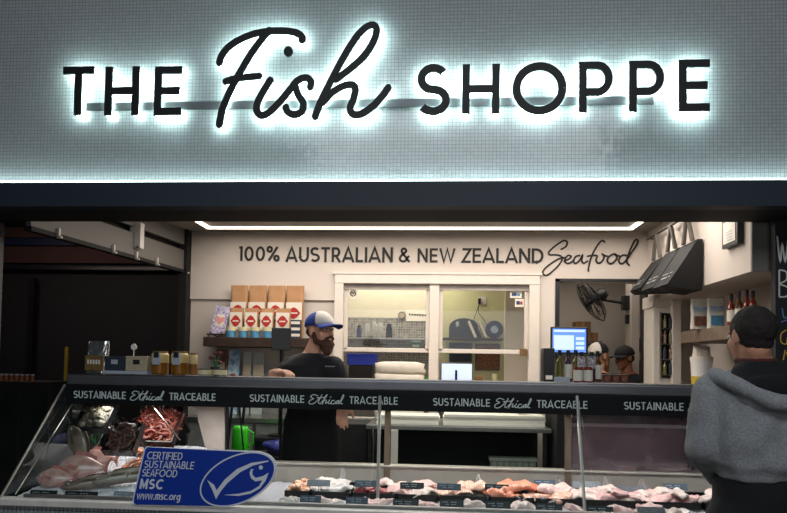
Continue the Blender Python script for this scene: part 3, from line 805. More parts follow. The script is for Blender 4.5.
# ---- fishmonger behind the counter
YM = 4.3
hc = at(320.5, 331, YM); hy, hp = R(52), R(-4)
rt = thing('person', 'bearded man in blue and white cap and black t-shirt, one hand on counter', 'person', (hc.x - .03, YM + .03, 0))
nb = at(313, 354, YM + .03); tc = (nb.x, YM + .04); ty = R(16)
mb = MB(); head(mb, hc, hy, hp, 1.0, nb)
zsh = nb.z - .06
prof = [(.86, .145, .1, 0), (.95, .15, .105, 0), (1.1, .14, .10, 0), (1.25, .16, .112, 0), (1.38, .185, .115, 0), (zsh - .02, .19, .10, 0), (zsh + .03, .13, .08, 0), (zsh + .075, .065, .06, 0)]
torso(mb, tc, ty, prof)
sR, sL = at(291, 366, YM + .06), at(335, 367, YM - .02)
eR, wR = at(264, 391, 4.28), at(274.5, 373.5, 3.985)
eL, wL = at(345, 399, 4.36), at(343.5, 404, 4.10)
limb(mb, [sR, eR, wR], [.056, .041, .027]); limb(mb, [sL, eL, wL], [.056, .041, .027])
hand(mb, wR, (.90, -.38, .12), (.1, -.1, -1), side=1, curl=.85, k=1.12)
hand(mb, wL, (-.05, -.35, -.95), (.15, .9, -.3), side=1, curl=.42, k=1.05)
pn = MB(); torso(pn, tc, ty, [(.84, .16, .115, 0), (.92, .165, .12, 0), (1.0, .155, .115, 0)])
shoes = []; legs(mb, pn, shoes, tc, ty)
organic('body', 'skin_pale', rt, mb, .0055, 5)
organic('trousers', 'pants_black', rt, pn, .01, 4, .004)
for s in shoes: organic('shoe', 'shoe_black', rt, s, .01, 3)
sh = MB(); torso(sh, tc, ty, [(z, rx + .02, ry + .022, dy) for z, rx, ry, dy in prof[1:-1]] + [(zsh + .066, .082, .075, 0)])
sh.cap(sR + Vector((.02, 0, 0)), sR.lerp(eR, .66), .078, .066, 16); sh.cap(sL + Vector((-.01, 0, 0)), sL.lerp(eL, .42), .078, .068, 16)
shirt = organic('t_shirt', 'shirt_black', rt, sh, .008, 6, .005, 11)
lg = at(330, 366.5, 4.13)
mb = MB()
for i in range(6): mb.box(lg.x - .03 + i * .011, lg.x - .023 + i * .011, 4.128, 4.131, lg.z - .003 + .002 * (i % 2), lg.z + .004)
mb.rotate(RZ(R(8)), lg).build('chest_logo', 'logo_grey', shirt)
# apron wrapped round the front
mb = MB(); n = 20; rings = []
for i in range(12):
    z = 1.24 - i * .062; rx, ry = .178 + .004 * i, .14 + .003 * i; ring = []
    for j in range(n + 1):
        a = ty - PI / 2 + (-1 + 2 * j / n) * R(100 if i > 1 else 70)
        b = a - ty
        x, y = rx * math.cos(b) * (1 + .02 * math.sin(j * 1.7 + i * .3)), ry * math.sin(b) * (1 + .02 * math.sin(j * 1.7 + i * .3))
        ring.append(mb.bm.verts.new((tc[0] + x * math.cos(ty) - y * math.sin(ty), tc[1] + x * math.sin(ty) + y * math.cos(ty), z)))
    rings.append(ring)
for A, B in zip(rings, rings[1:]):
    for j in range(n): mb.bm.faces.new((A[j], A[j + 1], B[j + 1], B[j]))
bmesh.ops.solidify(mb.bm, geom=mb.bm.faces[:], thickness=.004)
mb.build('apron', 'apron_black', rt, smooth=True)
eyes(rt, hc, hy, hp)
P, Q = frame(hc, hy, hp)
mb = MB()
mb.ell(P(0, -.058, -.098), (.05, .050, .052), Q).ell(P(0, -.062, -.13), (.036, .036, .045), Q)
for s in (-1, 1):
    mb.cap(P(s * .066, -.004, -.02), P(s * .060, -.02, -.075), .014, .02); mb.cap(P(s * .060, -.02, -.075), P(s * .03, -.07, -.10), .02, .024)
    mb.cap(P(s * .006, -.104, -.048), P(s * .034, -.088, -.062), .008, .009)
organic('beard', 'beard_brown', rt, mb, .005, 2, .003, 70)
mb = MB()
for s in (-1, 1): mb.cap(P(s * .016, -.098, .022), P(s * .046, -.083, .026), .005, .004)
mb.build('eyebrows', 'beard_brown', rt, smooth=True)
mb = MB(); mb.ell(P(0, .035, .0), (.074, .082, .05), Q); organic('hair', 'beard_brown', rt, mb, .006, 2)
cap_hat(rt, hc, hy, hp, 1.04, 'cap_white', 'cap_blue', 'cap_blue', .075)

# ---- customer seen from behind
YC = 2.6
hc = at(750, 337, YC); hy, hp = R(190), R(3)
rt = thing('person', 'customer in a grey hooded sweatshirt seen from behind, short dark hair, waiting at the counter', 'person', (hc.x + .03, YC, 0))
nb = at(756, 364, YC); tc = (at(760, 430, YC).x, YC + .0); ty = R(186)
zsh = at(706, 386, YC).z
mb = MB(); head(mb, hc, hy, hp, .94, nb)
prof = [(.9, .15, .1, 0), (1.0, .155, .11, 0), (1.12, .16, .11, 0), (1.26, .175, .115, 0), (zsh - .08, .19, .115, 0), (zsh, .185, .1, 0), (zsh + .05, .12, .08, 0), (zsh + .09, .065, .06, 0)]
torso(mb, tc, ty, prof)
sL, sR = at(712, 392, YC), at(810, 395, YC)
eL, wL = at(704, 448, YC + .0), at(716, 478, YC + .17)
eR, wR = at(822, 448, YC), at(812, 480, YC + .17)
limb(mb, [sL, eL, wL], [.054, .042, .028]); limb(mb, [sR, eR, wR], [.054, .042, .028])
hand(mb, wL, (.5, .6, -.5), (.6, -.3, .2), 1, .5); hand(mb, wR, (-.5, .6, -.5), (-.6, -.3, .2), -1, .5)
pn = MB(); torso(pn, tc, ty, [(.86, .165, .12, 0), (.95, .172, .125, 0), (1.10, .165, .12, 0)])
shoes = []; legs(mb, pn, shoes, tc, ty, g=.022)
organic('body', 'skin', rt, mb, .0055, 5)
organic('trousers', 'pants_black', rt, pn, .01, 5, .006)
for s in shoes: organic('shoe', 'shoe_black', rt, s, .01, 3)
zh = at(740, 484, YC - .13).z
sh = MB(); torso(sh, tc, ty, [(zh, .172, .128, 0), (zh + .03, .176, .132, 0), (zh + .06, .196, .15, 0), (1.2, .202, .15, 0), (1.3, .208, .15, 0), (zsh - .03, .212, .145, 0), (zsh + .02, .18, .12, 0), (zsh + .055, .125, .105, 0), (zsh + .085, .085, .085, 0)])
for s_, e_, w_ in ((sL, eL, wL), (sR, eR, wR)):
    sh.cap(s_, e_, .078, .07, 18); sh.cap(e_, e_.lerp(w_, .75), .07, .052, 18)
hood = organic('hoodie', 'hoodie_grey', rt, sh, .008, 7, .016, 8.5)
for s_, e_, w_ in ((sL, eL, wL), (sR, eR, wR)):
    mb = MB(); mb.cap(e_.lerp(w_, .8), e_.lerp(w_, .98), .042, .038, 16); organic('cuff', 'hoodie_grey', hood, mb, .006, 2, .002, 40)
# hood lying on the back and its black lining
hx = tc[0] - .005; yb = YC - .085
mb = MB()
pts = [(hx - .175, YC + .0, zsh + .045), (hx - .15, yb - .02, zsh + .02), (hx - .09, yb - .065, zsh - .02), (hx + .0, yb - .085, zsh - .055), (hx + .09, yb - .065, zsh - .035), (hx + .15, yb - .02, zsh + .02), (hx + .165, YC, zsh + .045)]
sp_ = spline(pts, 4)
mb.tube(sp_, .032, 14)
mb.ell((hx, yb - .03, zsh - .03), (.14, .06, .075))
organic('hood', 'hoodie_grey', hood, mb, .007, 5, .006, 12)
mb = MB(); mb.loft([((hx, yb - .028, zsh - .03), .118, .05, 0), ((hx, yb - .015, zsh + .02), .145, .062, 0), ((hx + .005, YC - .05, zsh + .065), .125, .08, 0), ((hx + .0, YC - .02, zsh + .1), .085, .075, 0)], 28)
mb.ell((hx, yb - .05, zsh + .0), (.125, .05, .052))
organic('hood_lining', 'hood_lining', hood, mb, .007, 4, .004, 14)
mb = MB(); mb.tube([(nb.x + .068 * math.cos(a), YC - .0 + .07 * math.sin(a), nb.z + .012) for a in [2 * PI * i / 20 for i in range(20)]], .010, 8, closed=True)
mb.build('collar', M('collar_red', '#4a1c1c', .9), rt, smooth=True)
P, Q = frame(hc, hy, hp)
mb = MB(); mb.ell(P(0, .024, .034), (.0775, .094, .087), Q, 24, 16); mb.ell(P(0, .044, -.02), (.058, .052, .05), Q)
for s in (-1, 1): mb.ell(P(s * .066, -.004, .014), (.010, .018, .030), Q)
organic('hair', 'hair_dark', rt, mb, .005, 3, .003, 45)
eyes(rt, hc, hy, hp, .94)

# ---- two workers in the store room
def worker(label, px, py, Y, hy, hp, skin, slim, build_extra, shirt_w=.18, lean=0.0):
    hc = at(px, py, Y); rt = thing('person', label, 'person', (hc.x, Y, 0))
    nb = hc + Vector((lean, .02, -.15)); tc = (nb.x + lean * .5, Y + .03); zsh = nb.z - .05; z0 = 0
    mb = MB(); head(mb, hc, hy, hp, 1.0, nb, slim)
    prof = [(.8, .14, .1, 0), (1.0, .14, .1, 0), (zsh - .15, shirt_w - .03, .11, 0), (zsh - .03, shirt_w, .1, 0), (zsh + .02, .13, .08, 0), (zsh + .06, .06, .06, 0)]
    ty = hy * .5
    torso(mb, tc, ty, prof)
    ax = Vector((math.cos(ty), math.sin(ty), 0)); fw = Vector((math.sin(ty), -math.cos(ty), 0)); sh = MB()
    torso(sh, tc, ty, [(z, a + .016, b + .016, d) for z, a, b, d in prof[:-1]] + [(zsh + .045, .075, .07, 0)])
    for s in (-1, 1):
        S = Vector((tc[0], tc[1], zsh - .03)) + ax * s * (shirt_w - .0); E = S + ax * s * .03 + Vector((0, 0, -.27)) + fw * .02; W = E + fw * .22 + Vector((0, 0, -.04)) - ax * s * .08
        limb(mb, [S, E, W], [.05, .038, .026]); hand(mb, W, fw - ax * s * .3, (0, 0, -1), s, .5)
        sh.cap(S, S.lerp(E, .7), .064, .056, 14)
    pn = MB(); torso(pn, tc, ty, [(.78, .155, .115, 0), (.9, .155, .115, 0)]); shoes = []; legs(mb, pn, shoes, tc, ty, zh=.86)
    organic('body', skin, rt, mb, .007, 3)
    organic('t_shirt', 'shirt_black', rt, sh, .01, 4, .004); organic('trousers', 'pants_black', rt, pn, .012, 3)
    for s in shoes: organic('shoe', 'shoe_black', rt, s, .01, 2)
    eyes(rt, hc, hy, hp); build_extra(rt, hc, hy, hp)
def ex1(rt, hc, hy, hp):
    P, Q = frame(hc, hy, hp)
    mb = MB(); mb.ell(P(0, .035, .0), (.082, .085, .075), Q); mb.cap(P(.02, .08, -.04), P(.02, .085, -.16), .045, .02)
    for s in (-1, 1): mb.cap(P(s * .064, .03, .02), P(s * .064, .04, -.10), .022, .014)
    organic('hair', 'hair_blond', rt, mb, .006, 2, .004, 50)
    cap_hat(rt, hc, hy, hp, 1.04, 'cap_white', 'cap_black', 'cap_black', .05)
def ex2(rt, hc, hy, hp):
    P, Q = frame(hc, hy, hp)
    mb = MB(); mb.ell(P(0, .035, .0), (.08, .085, .06), Q); organic('hair', 'hair_dark', rt, mb, .006, 2)
    cap_hat(rt, hc, hy, hp, 1.06, 'cap_black', 'cap_black', 'cap_black', .07)
worker('woman with blond hair in a white fronted black cap, working beyond the sauce bottles', 598, 356, 6.42, R(-52), R(10), 'skin_pale', .95, ex1, .16)
worker('man in a black cap and black t-shirt looking left in the store room opening', 624, 358.5, 6.80, R(-58), R(4), 'skin_tan', 1.0, ex2, .19, .04)
# ================================================================ FITTINGS AND GOODS
M('kraft', '#a97f58', .75, var=.1, scale=14, bump=.1)
M('label_white', '#d9d4c8', .6, var=.04)
M('label_red', '#a8251f', .6, var=.05)
M('label_cream', '#cfc79e', .6, var=.05)
M('tin_blue', '#4a86a8', .4, var=.25, scale=30)
M('violet_print', '#d5d0dd', .6, scale=60, col2='#5a4a8a')
M('pink_print', '#cf8f8a', .6, var=.1)
M('silver_foil', '#b9b9b6', .25, metal=.9, var=.25, scale=30, bump=.6)
M('gold_print', '#6b552b', .5, var=.3, scale=40)
M('honey', '#80510f', .2, var=.2, scale=20, coat=.5)
M('pale_honey', '#c9b27a', .25, var=.15, scale=20)
M('jar_label', '#9fa7b0', .6, var=.05)
M('beige_card', '#a59a80', .6, var=.1, scale=30)
M('sauce_amber', '#5b3a1a', .15, var=.2, coat=.6)
M('sauce_red', '#7a2a16', .2, var=.25, coat=.5)
M('sauce_purple', '#3a2440', .2, var=.2, coat=.5)
M('sauce_olive', '#5f5a24', .2, var=.2, coat=.5)
M('dot_label', '#e0dcda', .6, scale=110, col2='#3a2a4a')
M('paper_white', '#e6e1d6', .8, var=.03, scale=6)
M('bag_white', '#d6cec0', .6, var=.06, scale=12, bump=.3)
M('green_plastic', '#35c21e', .35, var=.06)
M('green_dark', '#0f7a4a', .4)
M('crate_blue', '#1f3bbd', .4, var=.08)
M('glass_clear', '#cfd4d2', .15, var=.05, alpha=.45)
M('board_navy', '#1f2a3a', .6, var=.15)
M('board_blue', '#24365e', .5, var=.15)
M('carton', '#8a6844', .8, var=.1)
M('cable_black', '#0b0b0b', .6)
M('brown_print', '#4a2a20', .6, scale=40, col2='#8a5a3a')
M('tote_black', '#0f1112', .8, var=.15, scale=10, bump=.15)
M('tote_side', '#0b0d10', .8, var=.1)
M('tote_print', '#8f9294', .8)
M('strap_grey', '#4b463f', .8, var=.1)
M('yellow_label', '#b89a2a', .6)
M('sky_print', '#4f8fb5', .6, scale=30, col2='#c9d4dc')
M('terracotta_print', '#9a5a3a', .6, scale=50, col2='#5a2a1a')
M('screen_black', '#050608', .2)

M('screen_register', '#5b86ea', .3, var=.06, scale=4, emit=.95)
M('screen_light', '#b4cbff', .3, var=.04, scale=4, emit=1.0)
M('screen_pale', '#c2d2fb', .3, var=.04, scale=4, emit=.85)

def lathe_part(name, m, parent, prof, n=18, loc=(0, 0, 0)):
    return MB().lathe(prof, loc, n).build(name, m, parent, smooth=False, local=True)
def bottle(label, loc, h=.2, r=.027, body='sauce_amber', lab='label_white', group=None, lid='black_plastic', lz=(.15, .5)):
    t = thing('sauce_bottle', label, 'bottle', loc, random.uniform(-.3, .3), group)
    lathe_part('glass', body, t, [(0, 0), (r * .95, .002), (r, .01), (r, h * .55), (r * .85, h * .64), (r * .42, h * .74), (r * .4, h * .86), (0, h * .86)])
    lathe_part('lid', lid, t, [(r * .48, h * .82), (r * .5, h), (0, h)])
    lathe_part('wrap_label', lab, t, [(r * 1.02, h * lz[0]), (r * 1.03, h * lz[0] + .001), (r * 1.03, h * lz[1])])
    return t
def pouch(mb, w, h, d, seed=0, pinch=.25):
    """stand-up bag: full at the foot, flat at the top"""
    n = 14; rings = []
    for i in range(9):
        f = i / 8; dd = d / 2 * (1 - (f ** 1.6) * (1 - pinch * .4)); ww = w / 2 * (1 - .03 * math.sin(f * PI)); ring = []
        for k in range(n * 2):
            a = 2 * PI * k / (n * 2); ca, sa = math.cos(a), math.sin(a)
            q = noise.noise(Vector((ca * 2, sa * 2, f * 5 + seed))) * .006
            ring.append(mb.bm.verts.new((ww * math.copysign(abs(ca) ** .35, ca) + q, (dd + q) * math.copysign(abs(sa) ** .6, sa), h * f)))
        rings.append(ring)
    m = n * 2
    for A, B in zip(rings, rings[1:]):
        for k in range(m): mb.bm.faces.new((A[k], A[(k + 1) % m], B[(k + 1) % m], B[k]))
    mb.bm.faces.new(rings[0][::-1]); mb.bm.faces.new(rings[-1])
    return mb
def place(px0, px1, py, Y):
    a, b = at(px0, py, Y), at(px1, py, Y); return (a.x + b.x) / 2, (b.x - a.x), a.z
def hgt(y0, y1, Y): return at(250, y0, Y).z - at(250, y1, Y).z

# ---- left wall shelf with its goods
YF = 5.66
zsh_ = at(255, 337.5, YF).z; zsl = at(255, 347, YF).z
a, b = at(203, 340, YF).x, at(311, 340, YF).x
o = MB().box(a, b, YF, 5.995, zsl, zsh_, .004).build('wall_shelf', 'dark_wood'); tag(o, 'dark timber wall shelf carrying paper bags, behind the bearded man', 'shelf')
def paper_bag(label, px0, px1, y0, y1, Y, dia, lab, group, d=.07):
    x, w_, _ = place(px0, px1, 337, Y); h = hgt(y0, 337, Y)
    t = thing('paper_bag', label, 'paper bag', (x, Y, zsh_ + .001), random.uniform(-.03, .03), group)
    pouch(MB(), w_ * .97, h, d, px0, .6).build('bag', 'kraft', t, local=True)
    lz1, lz0 = h - hgt(y0, lab[0], Y), max(.01, h - hgt(y0, lab[1], Y))
    l = MB().box(-w_ * .44, w_ * .44, -d * .5 - .006, -d * .5 - .002, lz0, lz1, .001).build('label', 'label_white', t, local=True)
    cz = (lz0 + lz1) / 2; rw, rh = w_ * .37, min(.055, (lz1 - lz0) * .38)
    dm = MB().poly([(-rw, cz), (-rw * .45, cz - rh * .75), (0, cz - rh), (rw * .45, cz - rh * .75), (rw, cz), (rw * .45, cz + rh * .75), (0, cz + rh), (-rw * .45, cz + rh * .75)], lambda u, v, k: Vector((u, -d * .5 - .0085 + k, v)), .002).build('red_badge', 'label_red', l, local=True)
    MB().box(-rw * .55, rw * .55, -d * .5 - .0095, -d * .5 - .0086, cz - .006, cz + .006).build('badge_line', 'label_white', l, local=True)
    return t
names = ['leftmost', 'second from left', 'third from left', 'rightmost']
for k, (p0_, p1_) in enumerate(((230, 247.5), (248, 266.5), (267, 285), (285.5, 303.5))):
    paper_bag('tall brown paper bag in the shelf back row, %s of four' % names[k], p0_, p1_, 284, 337, 5.935, 0, (301, 318 if k < 3 else 322), 'tall paper bags at the back of the shelf', .08)
for k, (p0_, p1_) in enumerate(((229.5, 243.5), (244.5, 258.5), (260, 274), (275.5, 290.5))):
    paper_bag('small paper bag with red diamond badge in the front row, %s of four' % names[k], p0_, p1_, 307, 337, 5.845, 0, (311.5, 329), 'small paper bags in the front row', .06)
for k, px in enumerate((231, 243, 255, 267)):
    x, w_, _ = place(px - 5.2, px + 5.2, 337, 5.725); h = hgt(326.5, 337, 5.725)
    t = thing('food_tin', 'small blue and white tin at the shelf edge, %s of four' % names[k], 'tin', (x, 5.725, zsh_ + .001), 0, 'blue tins along the shelf edge')
    lathe_part('body', 'tin_blue', t, [(w_ * .48, 0), (w_ * .48, h * .62), (0, h * .62)]); lathe_part('lid', 'label_cream', t, [(w_ * .46, h * .62), (w_ * .49, h * .63), (w_ * .49, h * .98), (0, h)])
for k in range(3):
    x, w_, _ = place(291, 301, 337, 5.77); h = hgt(331, 337, 5.77)
    t = thing('small_box', 'small dark striped box stacked at the right end of the shelf, %s' % ('bottom one', 'middle one', 'top one')[k], 'box', (x, 5.77, zsh_ + .001 + k * (h + .001)), 0, 'striped boxes stacked on the shelf')
    MB().box(-w_ / 2, w_ / 2, -.03, .03, 0, h, .002).build('carton', 'board_navy', t, local=True); MB().box(-w_ * .45, w_ * .45, -.0315, -.0305, h * .3, h * .75).build('label', 'label_white', t, local=True)
# framed card on an easel
x, w_, _ = place(207.5, 225, 337, 5.80)
t = thing('greeting_card', 'violet patterned card with a pink heart on a small dark easel, left end of shelf', 'card', (x, 5.80, zsh_ + .001))
Q = Matrix.Rotation(R(-12), 3, 'X') @ Matrix.Rotation(R(8), 3, 'Y')
h = hgt(302, 334, 5.8)
MB().box(-w_ * .42, w_ * .42, -.01, .0, .03, .03 + h * .92, .002).rotate(Q).build('card', 'violet_print', t, local=True)
MB().box(-w_ * .22, w_ * .22, -.0125, -.0105, .11, .22, .0005).rotate(Q).build('inner_panel', 'label_white', t, local=True)
mb = MB(); hp_ = [(.05 * 1.0 * math.sin(a) ** 3 * .9, .165 + .003 * (13 * math.cos(a) - 5 * math.cos(2 * a) - 2 * math.cos(3 * a) - math.cos(4 * a))) for a in [2 * PI * i / 24 for i in range(24)]]
mb.poly(hp_, lambda u, v, k: Vector((u, -.0145 + k, v)), .0015).rotate(Q).build('heart', 'pink_print', t, local=True)
MB().tube([(-.07, -.03, .0), (-.05, .0, .05), (.0, .05, .0)], .006).tube([(.07, -.03, .0), (.05, .0, .05), (0, .05, .0)], .006).box(-.08, .08, -.035, -.01, .02, .035).build('easel', 'dark_wood', t, local=True)

# ---- back bench, cabinets
zB = at(460, 427, 5.2).z
xb0, xb1 = at(366, 420, 5.2).x, at(552, 420, 5.2).x
t = thing('work_bench', 'low dark back bench with a steel top under the pass window, holding paper', 'bench', ((xb0 + xb1) / 2, 5.5, 0))
MB().box(xb0, xb1, 5.2, 5.95, zB - .035, zB, .004).build('bench_top', 'dull_steel', t)
mb = MB(); mb.box(xb0 + .02, xb1 - .02, 5.8, 5.84, 0, zB - .036); mb.build('back_panel', 'black_matte', t)
WB = t
for px in (xb0 + .03, xb1 - .05):
    for y in (5.24, 5.74): MB().box(px - .015, px + .015, y - .015, y + .015, 0, zB - .036).build('leg', 'black_metal', t)
x, w_, _ = place(490, 536, 463, 5.4); zr_ = .451
t = thing('ribbed_container', 'long pale ribbed plastic container on the lower shelf of the back bench', 'container', (x, 5.4, zr_ + .2))
zq0, zq1 = at(510, 474, 5.4).z, at(510, 457.5, 5.4).z; t.location.z = zq0
mb = MB().box(x - w_ / 2, x + w_ / 2, 5.38, 5.46, zq0, zq1 - .03, .004)
mb.build('tub', M('tub_grey', '#7f8577', .5), t)
MB().box(x - w_ / 2 - .01, x + w_ / 2 + .01, 5.37, 5.47, zq1 - .03, zq1, .004).build('rim', M('tub_rim', '#9aa08f', .5), t)
mb = MB()
for i in range(7): mb.box(x - w_ / 2 + .02 + i * w_ / 7.3, x - w_ / 2 + .048 + i * w_ / 7.3, 5.370, 5.379, zq0 + .01, zq1 - .035)
mb.build('rib', 'tub_rim', t)
MB().box(xb0 + .01, xb1 - .03, 5.25, 5.8, zq0 - .03, zq0 - .001).build('lower_shelf', 'black_matte', WB)
o = MB().box(at(314, 440, 5.5).x, xb0 - .02, 5.45, 5.95, 0, .99, .004).build('low_cabinet', 'black_matte'); tag(o, 'black low cabinet between the bearded man and the steel topped bench', 'cabinet')
# white upright board leaning by the case post
x, w_, _ = place(390.5, 397.5, 463, 4.6)
o = MB().box(x - w_ / 2, x + w_ / 2, 4.6, 4.62, .02, at(394, 430, 4.6).z, .002).build('cutting_board', 'paper_white'); tag(o, 'narrow white board standing on edge behind the case post', 'board')
# paper pads on the bench
for lb, p0_, p1_, y0, y1, Y in (('left wide stack of white wrapping paper on the back bench', 376, 440, 417, 426, 5.3), ('right wide stack of white wrapping paper on the back bench', 443, 546, 414, 425, 5.3)):
    x, w_, _ = place(p0_, p1_, y1, Y); h = hgt(y0, y1, Y)
    t = thing('paper_stack', lb, 'paper', (x, Y + .16, zB + .001), 0, 'wrapping paper on the bench')
    for i in range(4): MB().box(-w_ / 2 + .01 * (i % 2), w_ / 2 - .008 * ((i + 1) % 3), -.16 + .006 * (i % 3), .16, i * h / 4, (i + 1) * h / 4 - .001, .001).build('sheet_pack', 'paper_white', t, local=True)
x, w_, _ = place(515, 532, 412, 5.4)
mb = MB().ell((x, 5.45, zB + .10), (.075, .06, .045)).noise(.02, 22, 3); o = mb.build('crumpled_paper', 'paper_white', smooth=False); o.location.z = zB + hgt(414, 425, 5.3) + .002; tag(o, 'crumpled white paper lying on the right paper stack', 'paper')
# tall pile of white carrier bags
x, w_, _ = place(374, 425, 400, 5.8); h0 = at(400, 362, 5.8).z - zB - .012
t = thing('bag_pile', 'tall pile of folded white carrier bags in front of the pass window', 'bags', (x, 5.79, zB + .012))
for i in range(5):
    z0, z1 = h0 * i / 5, h0 * (i + 1) / 5
    mb = MB(); mb.loft([((.01 * (-1) ** i, 0, z0), w_ * .46, .11, 0), ((.01 * (-1) ** i, 0, z0 + .02), w_ * .49, .13, 0), ((0, 0, (z0 + z1) / 2), w_ * .47, .12, 0), ((0, 0, z1 - .015), w_ * .485, .13, 0), ((0, 0, z1), w_ * (.44 if i < 4 else .3), .09, 0)], 30, 5.0)
    mb.noise(.009, 9, i).build('bag_bundle', 'bag_white', t, local=True, smooth=True)
# steel trolley area at left of the man
x, w_, _ = place(231, 289, 450, 5.0); zt_ = .80
t = thing('wire_trolley', 'black wire frame trolley standing behind the white divider panel', 'trolley', (x, 5.05, 0))
zg = at(240, 452, 4.98).z
X0t, X1t = x - w_ / 2 + .02, x + w_ / 2 - .02
for yy in (4.8, 5.12):
    MB().tube([(X0t - .06, yy, .05), (X0t + .05, yy, 1.22)], .011).build('leg', 'black_metal', t); MB().tube([(X1t, yy, .05), (X1t, yy, 1.22)], .011).build('leg', 'black_metal', t)
for z in (.35, zg - .011, 1.2): 
    mb = MB().tube([(X0t, 4.8, z), (X1t, 4.8, z), (X1t, 5.12, z), (X0t, 5.12, z)], .009, 6, closed=True)
    for i in range(6): mb.tube([(X0t + (X1t - X0t) * i / 6, 4.8, z), (X0t + (X1t - X0t) * i / 6, 5.12, z)], .003, 5)
    mb.build('wire_shelf', 'black_metal', t)
MB().tube([(X0t + .1, 4.79, 1.2), (X0t + .16, 4.79, .72), (X1t - .05, 4.79, .8)], .007).build('brace', 'black_metal', t)
xs0, xs1 = at(192, 400, 5.6).x, at(292, 400, 5.6).x
M('steel_bright', '#a9a5a2', .38, metal=.6, var=.3, scale=7)
t = thing('steel_sink_bench', 'stainless bench and splashback behind the trolley on the left', 'bench', ((xs0 + xs1) / 2, 5.7, 0))
MB().box(xs0, xs1, 5.45, 5.95, .98, 1.02, .004).build('bench_top', 'steel', t); MB().box(xs0, xs1, 5.95, 5.98, 1.02, 1.42).build('splashback', 'steel_bright', t)
for k in range(3): MB().box(xs0 + .02 + k * (xs1 - xs0) / 3, xs0 + (k + 1) * (xs1 - xs0) / 3 - .01, 5.47, 5.49, .1, .97, .003).build('door', 'steel_bright', t)
MB().box(xs0, xs1, 5.49, 5.95, .05, .978).build('body', 'dull_steel', t)
x, w_, _ = place(232, 248.5, 450, 4.98); zg = at(240, 452, 4.98).z
t = thing('plastic_jug', 'bright green plastic jug seen through the case left of the man', 'jug', (x, 4.98, zg)); h = at(240, 426, 4.98).z - zg
mb = MB().lathe([(0, 0), (w_ * .45, .002), (w_ * .5, .02), (w_ * .48, h * .85), (w_ * .4, h), (w_ * .37, h), (w_ * .44, h * .8), (0, h * .8)], n=24); mb.build('body', 'green_plastic', t, local=True, smooth=True)
MB().tube([(w_ * .45, 0, h * .85), (w_ * .75, 0, h * .75), (w_ * .75, 0, h * .35), (w_ * .47, 0, h * .2)], .009).build('handle', 'green_plastic', t, local=True)
# blue bag on trolley
x, w_, _ = place(262, 290, 455, 4.95)
zz = zg + .05
o = MB().ell((x, 4.96, zz), (w_ / 2, .1, .045), None, 20, 12).noise(.03, 12, 4).build('plastic_bag', M('bag_blue', '#232a7a', .35, var=.3)); tag(o, 'crumpled dark blue plastic bag behind the blue round sign edge', 'bag')
o.location.z = zg
# things on the left back bench: magazines, leaflets
zb_ = 1.021
for k, (p0_, p1_, y0, mm, lb) in enumerate(((213, 224, 349, 'brown_print', 'brown printed magazine leaning on the left back wall'), (226, 237, 350, 'sky_print', 'magazine with a blue cover beside the brown magazine'), (241, 249, 352, 'glass_clear', 'clear acrylic stand holding leaflets, nearer the blue magazine'), (251, 262, 352, 'glass_clear', 'clear acrylic stand holding leaflets, nearer the bearded man'))):
    x, w_, _ = place(p0_, p1_, 380, 5.8); z1 = at(240, y0, 5.8).z
    t = thing('magazine' if k < 2 else 'leaflet_stand', lb, 'magazine' if k < 2 else 'leaflet stand', (x, 5.82, zb_))
    MB().box(-w_ / 2, w_ / 2, -.012, 0, 0, z1 - zb_, .001).rotate(Matrix.Rotation(R(-6), 3, 'X')).build('cover', mm, t, local=True)
    if k == 1: MB().ell((0, -.02, (z1 - zb_) * .55), (w_ * .35, .004, .05)).rotate(Matrix.Rotation(R(-6), 3, 'X')).build('portrait_print', 'terracotta_print', t, local=True)
    else: MB().box(-w_ * .35, w_ * .35, -.016, -.013, (z1 - zb_) * .2, (z1 - zb_) * .8).rotate(Matrix.Rotation(R(-6), 3, 'X')).build('leaflet', 'beige_card', t, local=True)
# touch terminal on a pole beside the man
c = at(281, 339, 5.3)
t = thing('pay_terminal', 'black tablet terminal on a pole beside the paper bags', 'terminal', (c.x, 5.32, 1.0))
mb = MB(); pxbox(mb, 271.5, 328, 291, 350, 5.3, .03, .004); mb.rotate(RZ(R(10)), c).build('tablet', 'black_plastic', t)
MB().cyl(c.x, 5.34, .9, c.z, .018, 10).build('pole', 'black_metal', t)
MB().cyl(c.x, 5.34, .885, .9, .1, 24).build('base', 'black_metal', t)
o = MB().box(c.x - .2, c.x + .2, 5.2, 5.44, .85, .884, .003).box(c.x - .18, c.x + .18, 5.22, 5.42, 0, .85).build('terminal_cabinet', 'black_matte'); tag(o, 'black cabinet under the tablet terminal', 'cabinet')

# ---- kitchen seen through window 1
zkb = at(400, 386, 6.9).z
M('bench_steel', '#8f8d89', .3, metal=.9, var=.1)
t = thing('kitchen_bench', 'steel kitchen bench beyond the pass window', 'bench', (-.3, 7.1, 0))
MB().box(kx0, kx1 - .02, 6.75, 7.58, zkb - .04, zkb, .003).build('bench_top', 'bench_steel', t); MB().box(kx0, kx1 - .02, 6.8, 7.55, .0, zkb - .041).build('body', 'dull_steel', t)
a, b = at(330, 317, 7.58), at(436, 386, 7.58)
struct(MB().box(a.x, b.x, 7.585, 7.598, zkb, a.z).build('wall_checker_panel', 'checker_plate'))
zks = at(390, 338, 7.4).z
t = thing('kitchen_shelf', 'steel wall shelf with jugs beyond the pass window', 'shelf', (at(385, 338, 7.4).x, 7.45, zks))
MB().box(at(345, 338, 7.4).x, at(432, 338, 7.4).x, 7.35, 7.58, zks - .02, zks, .002).build('board', 'steel', t)
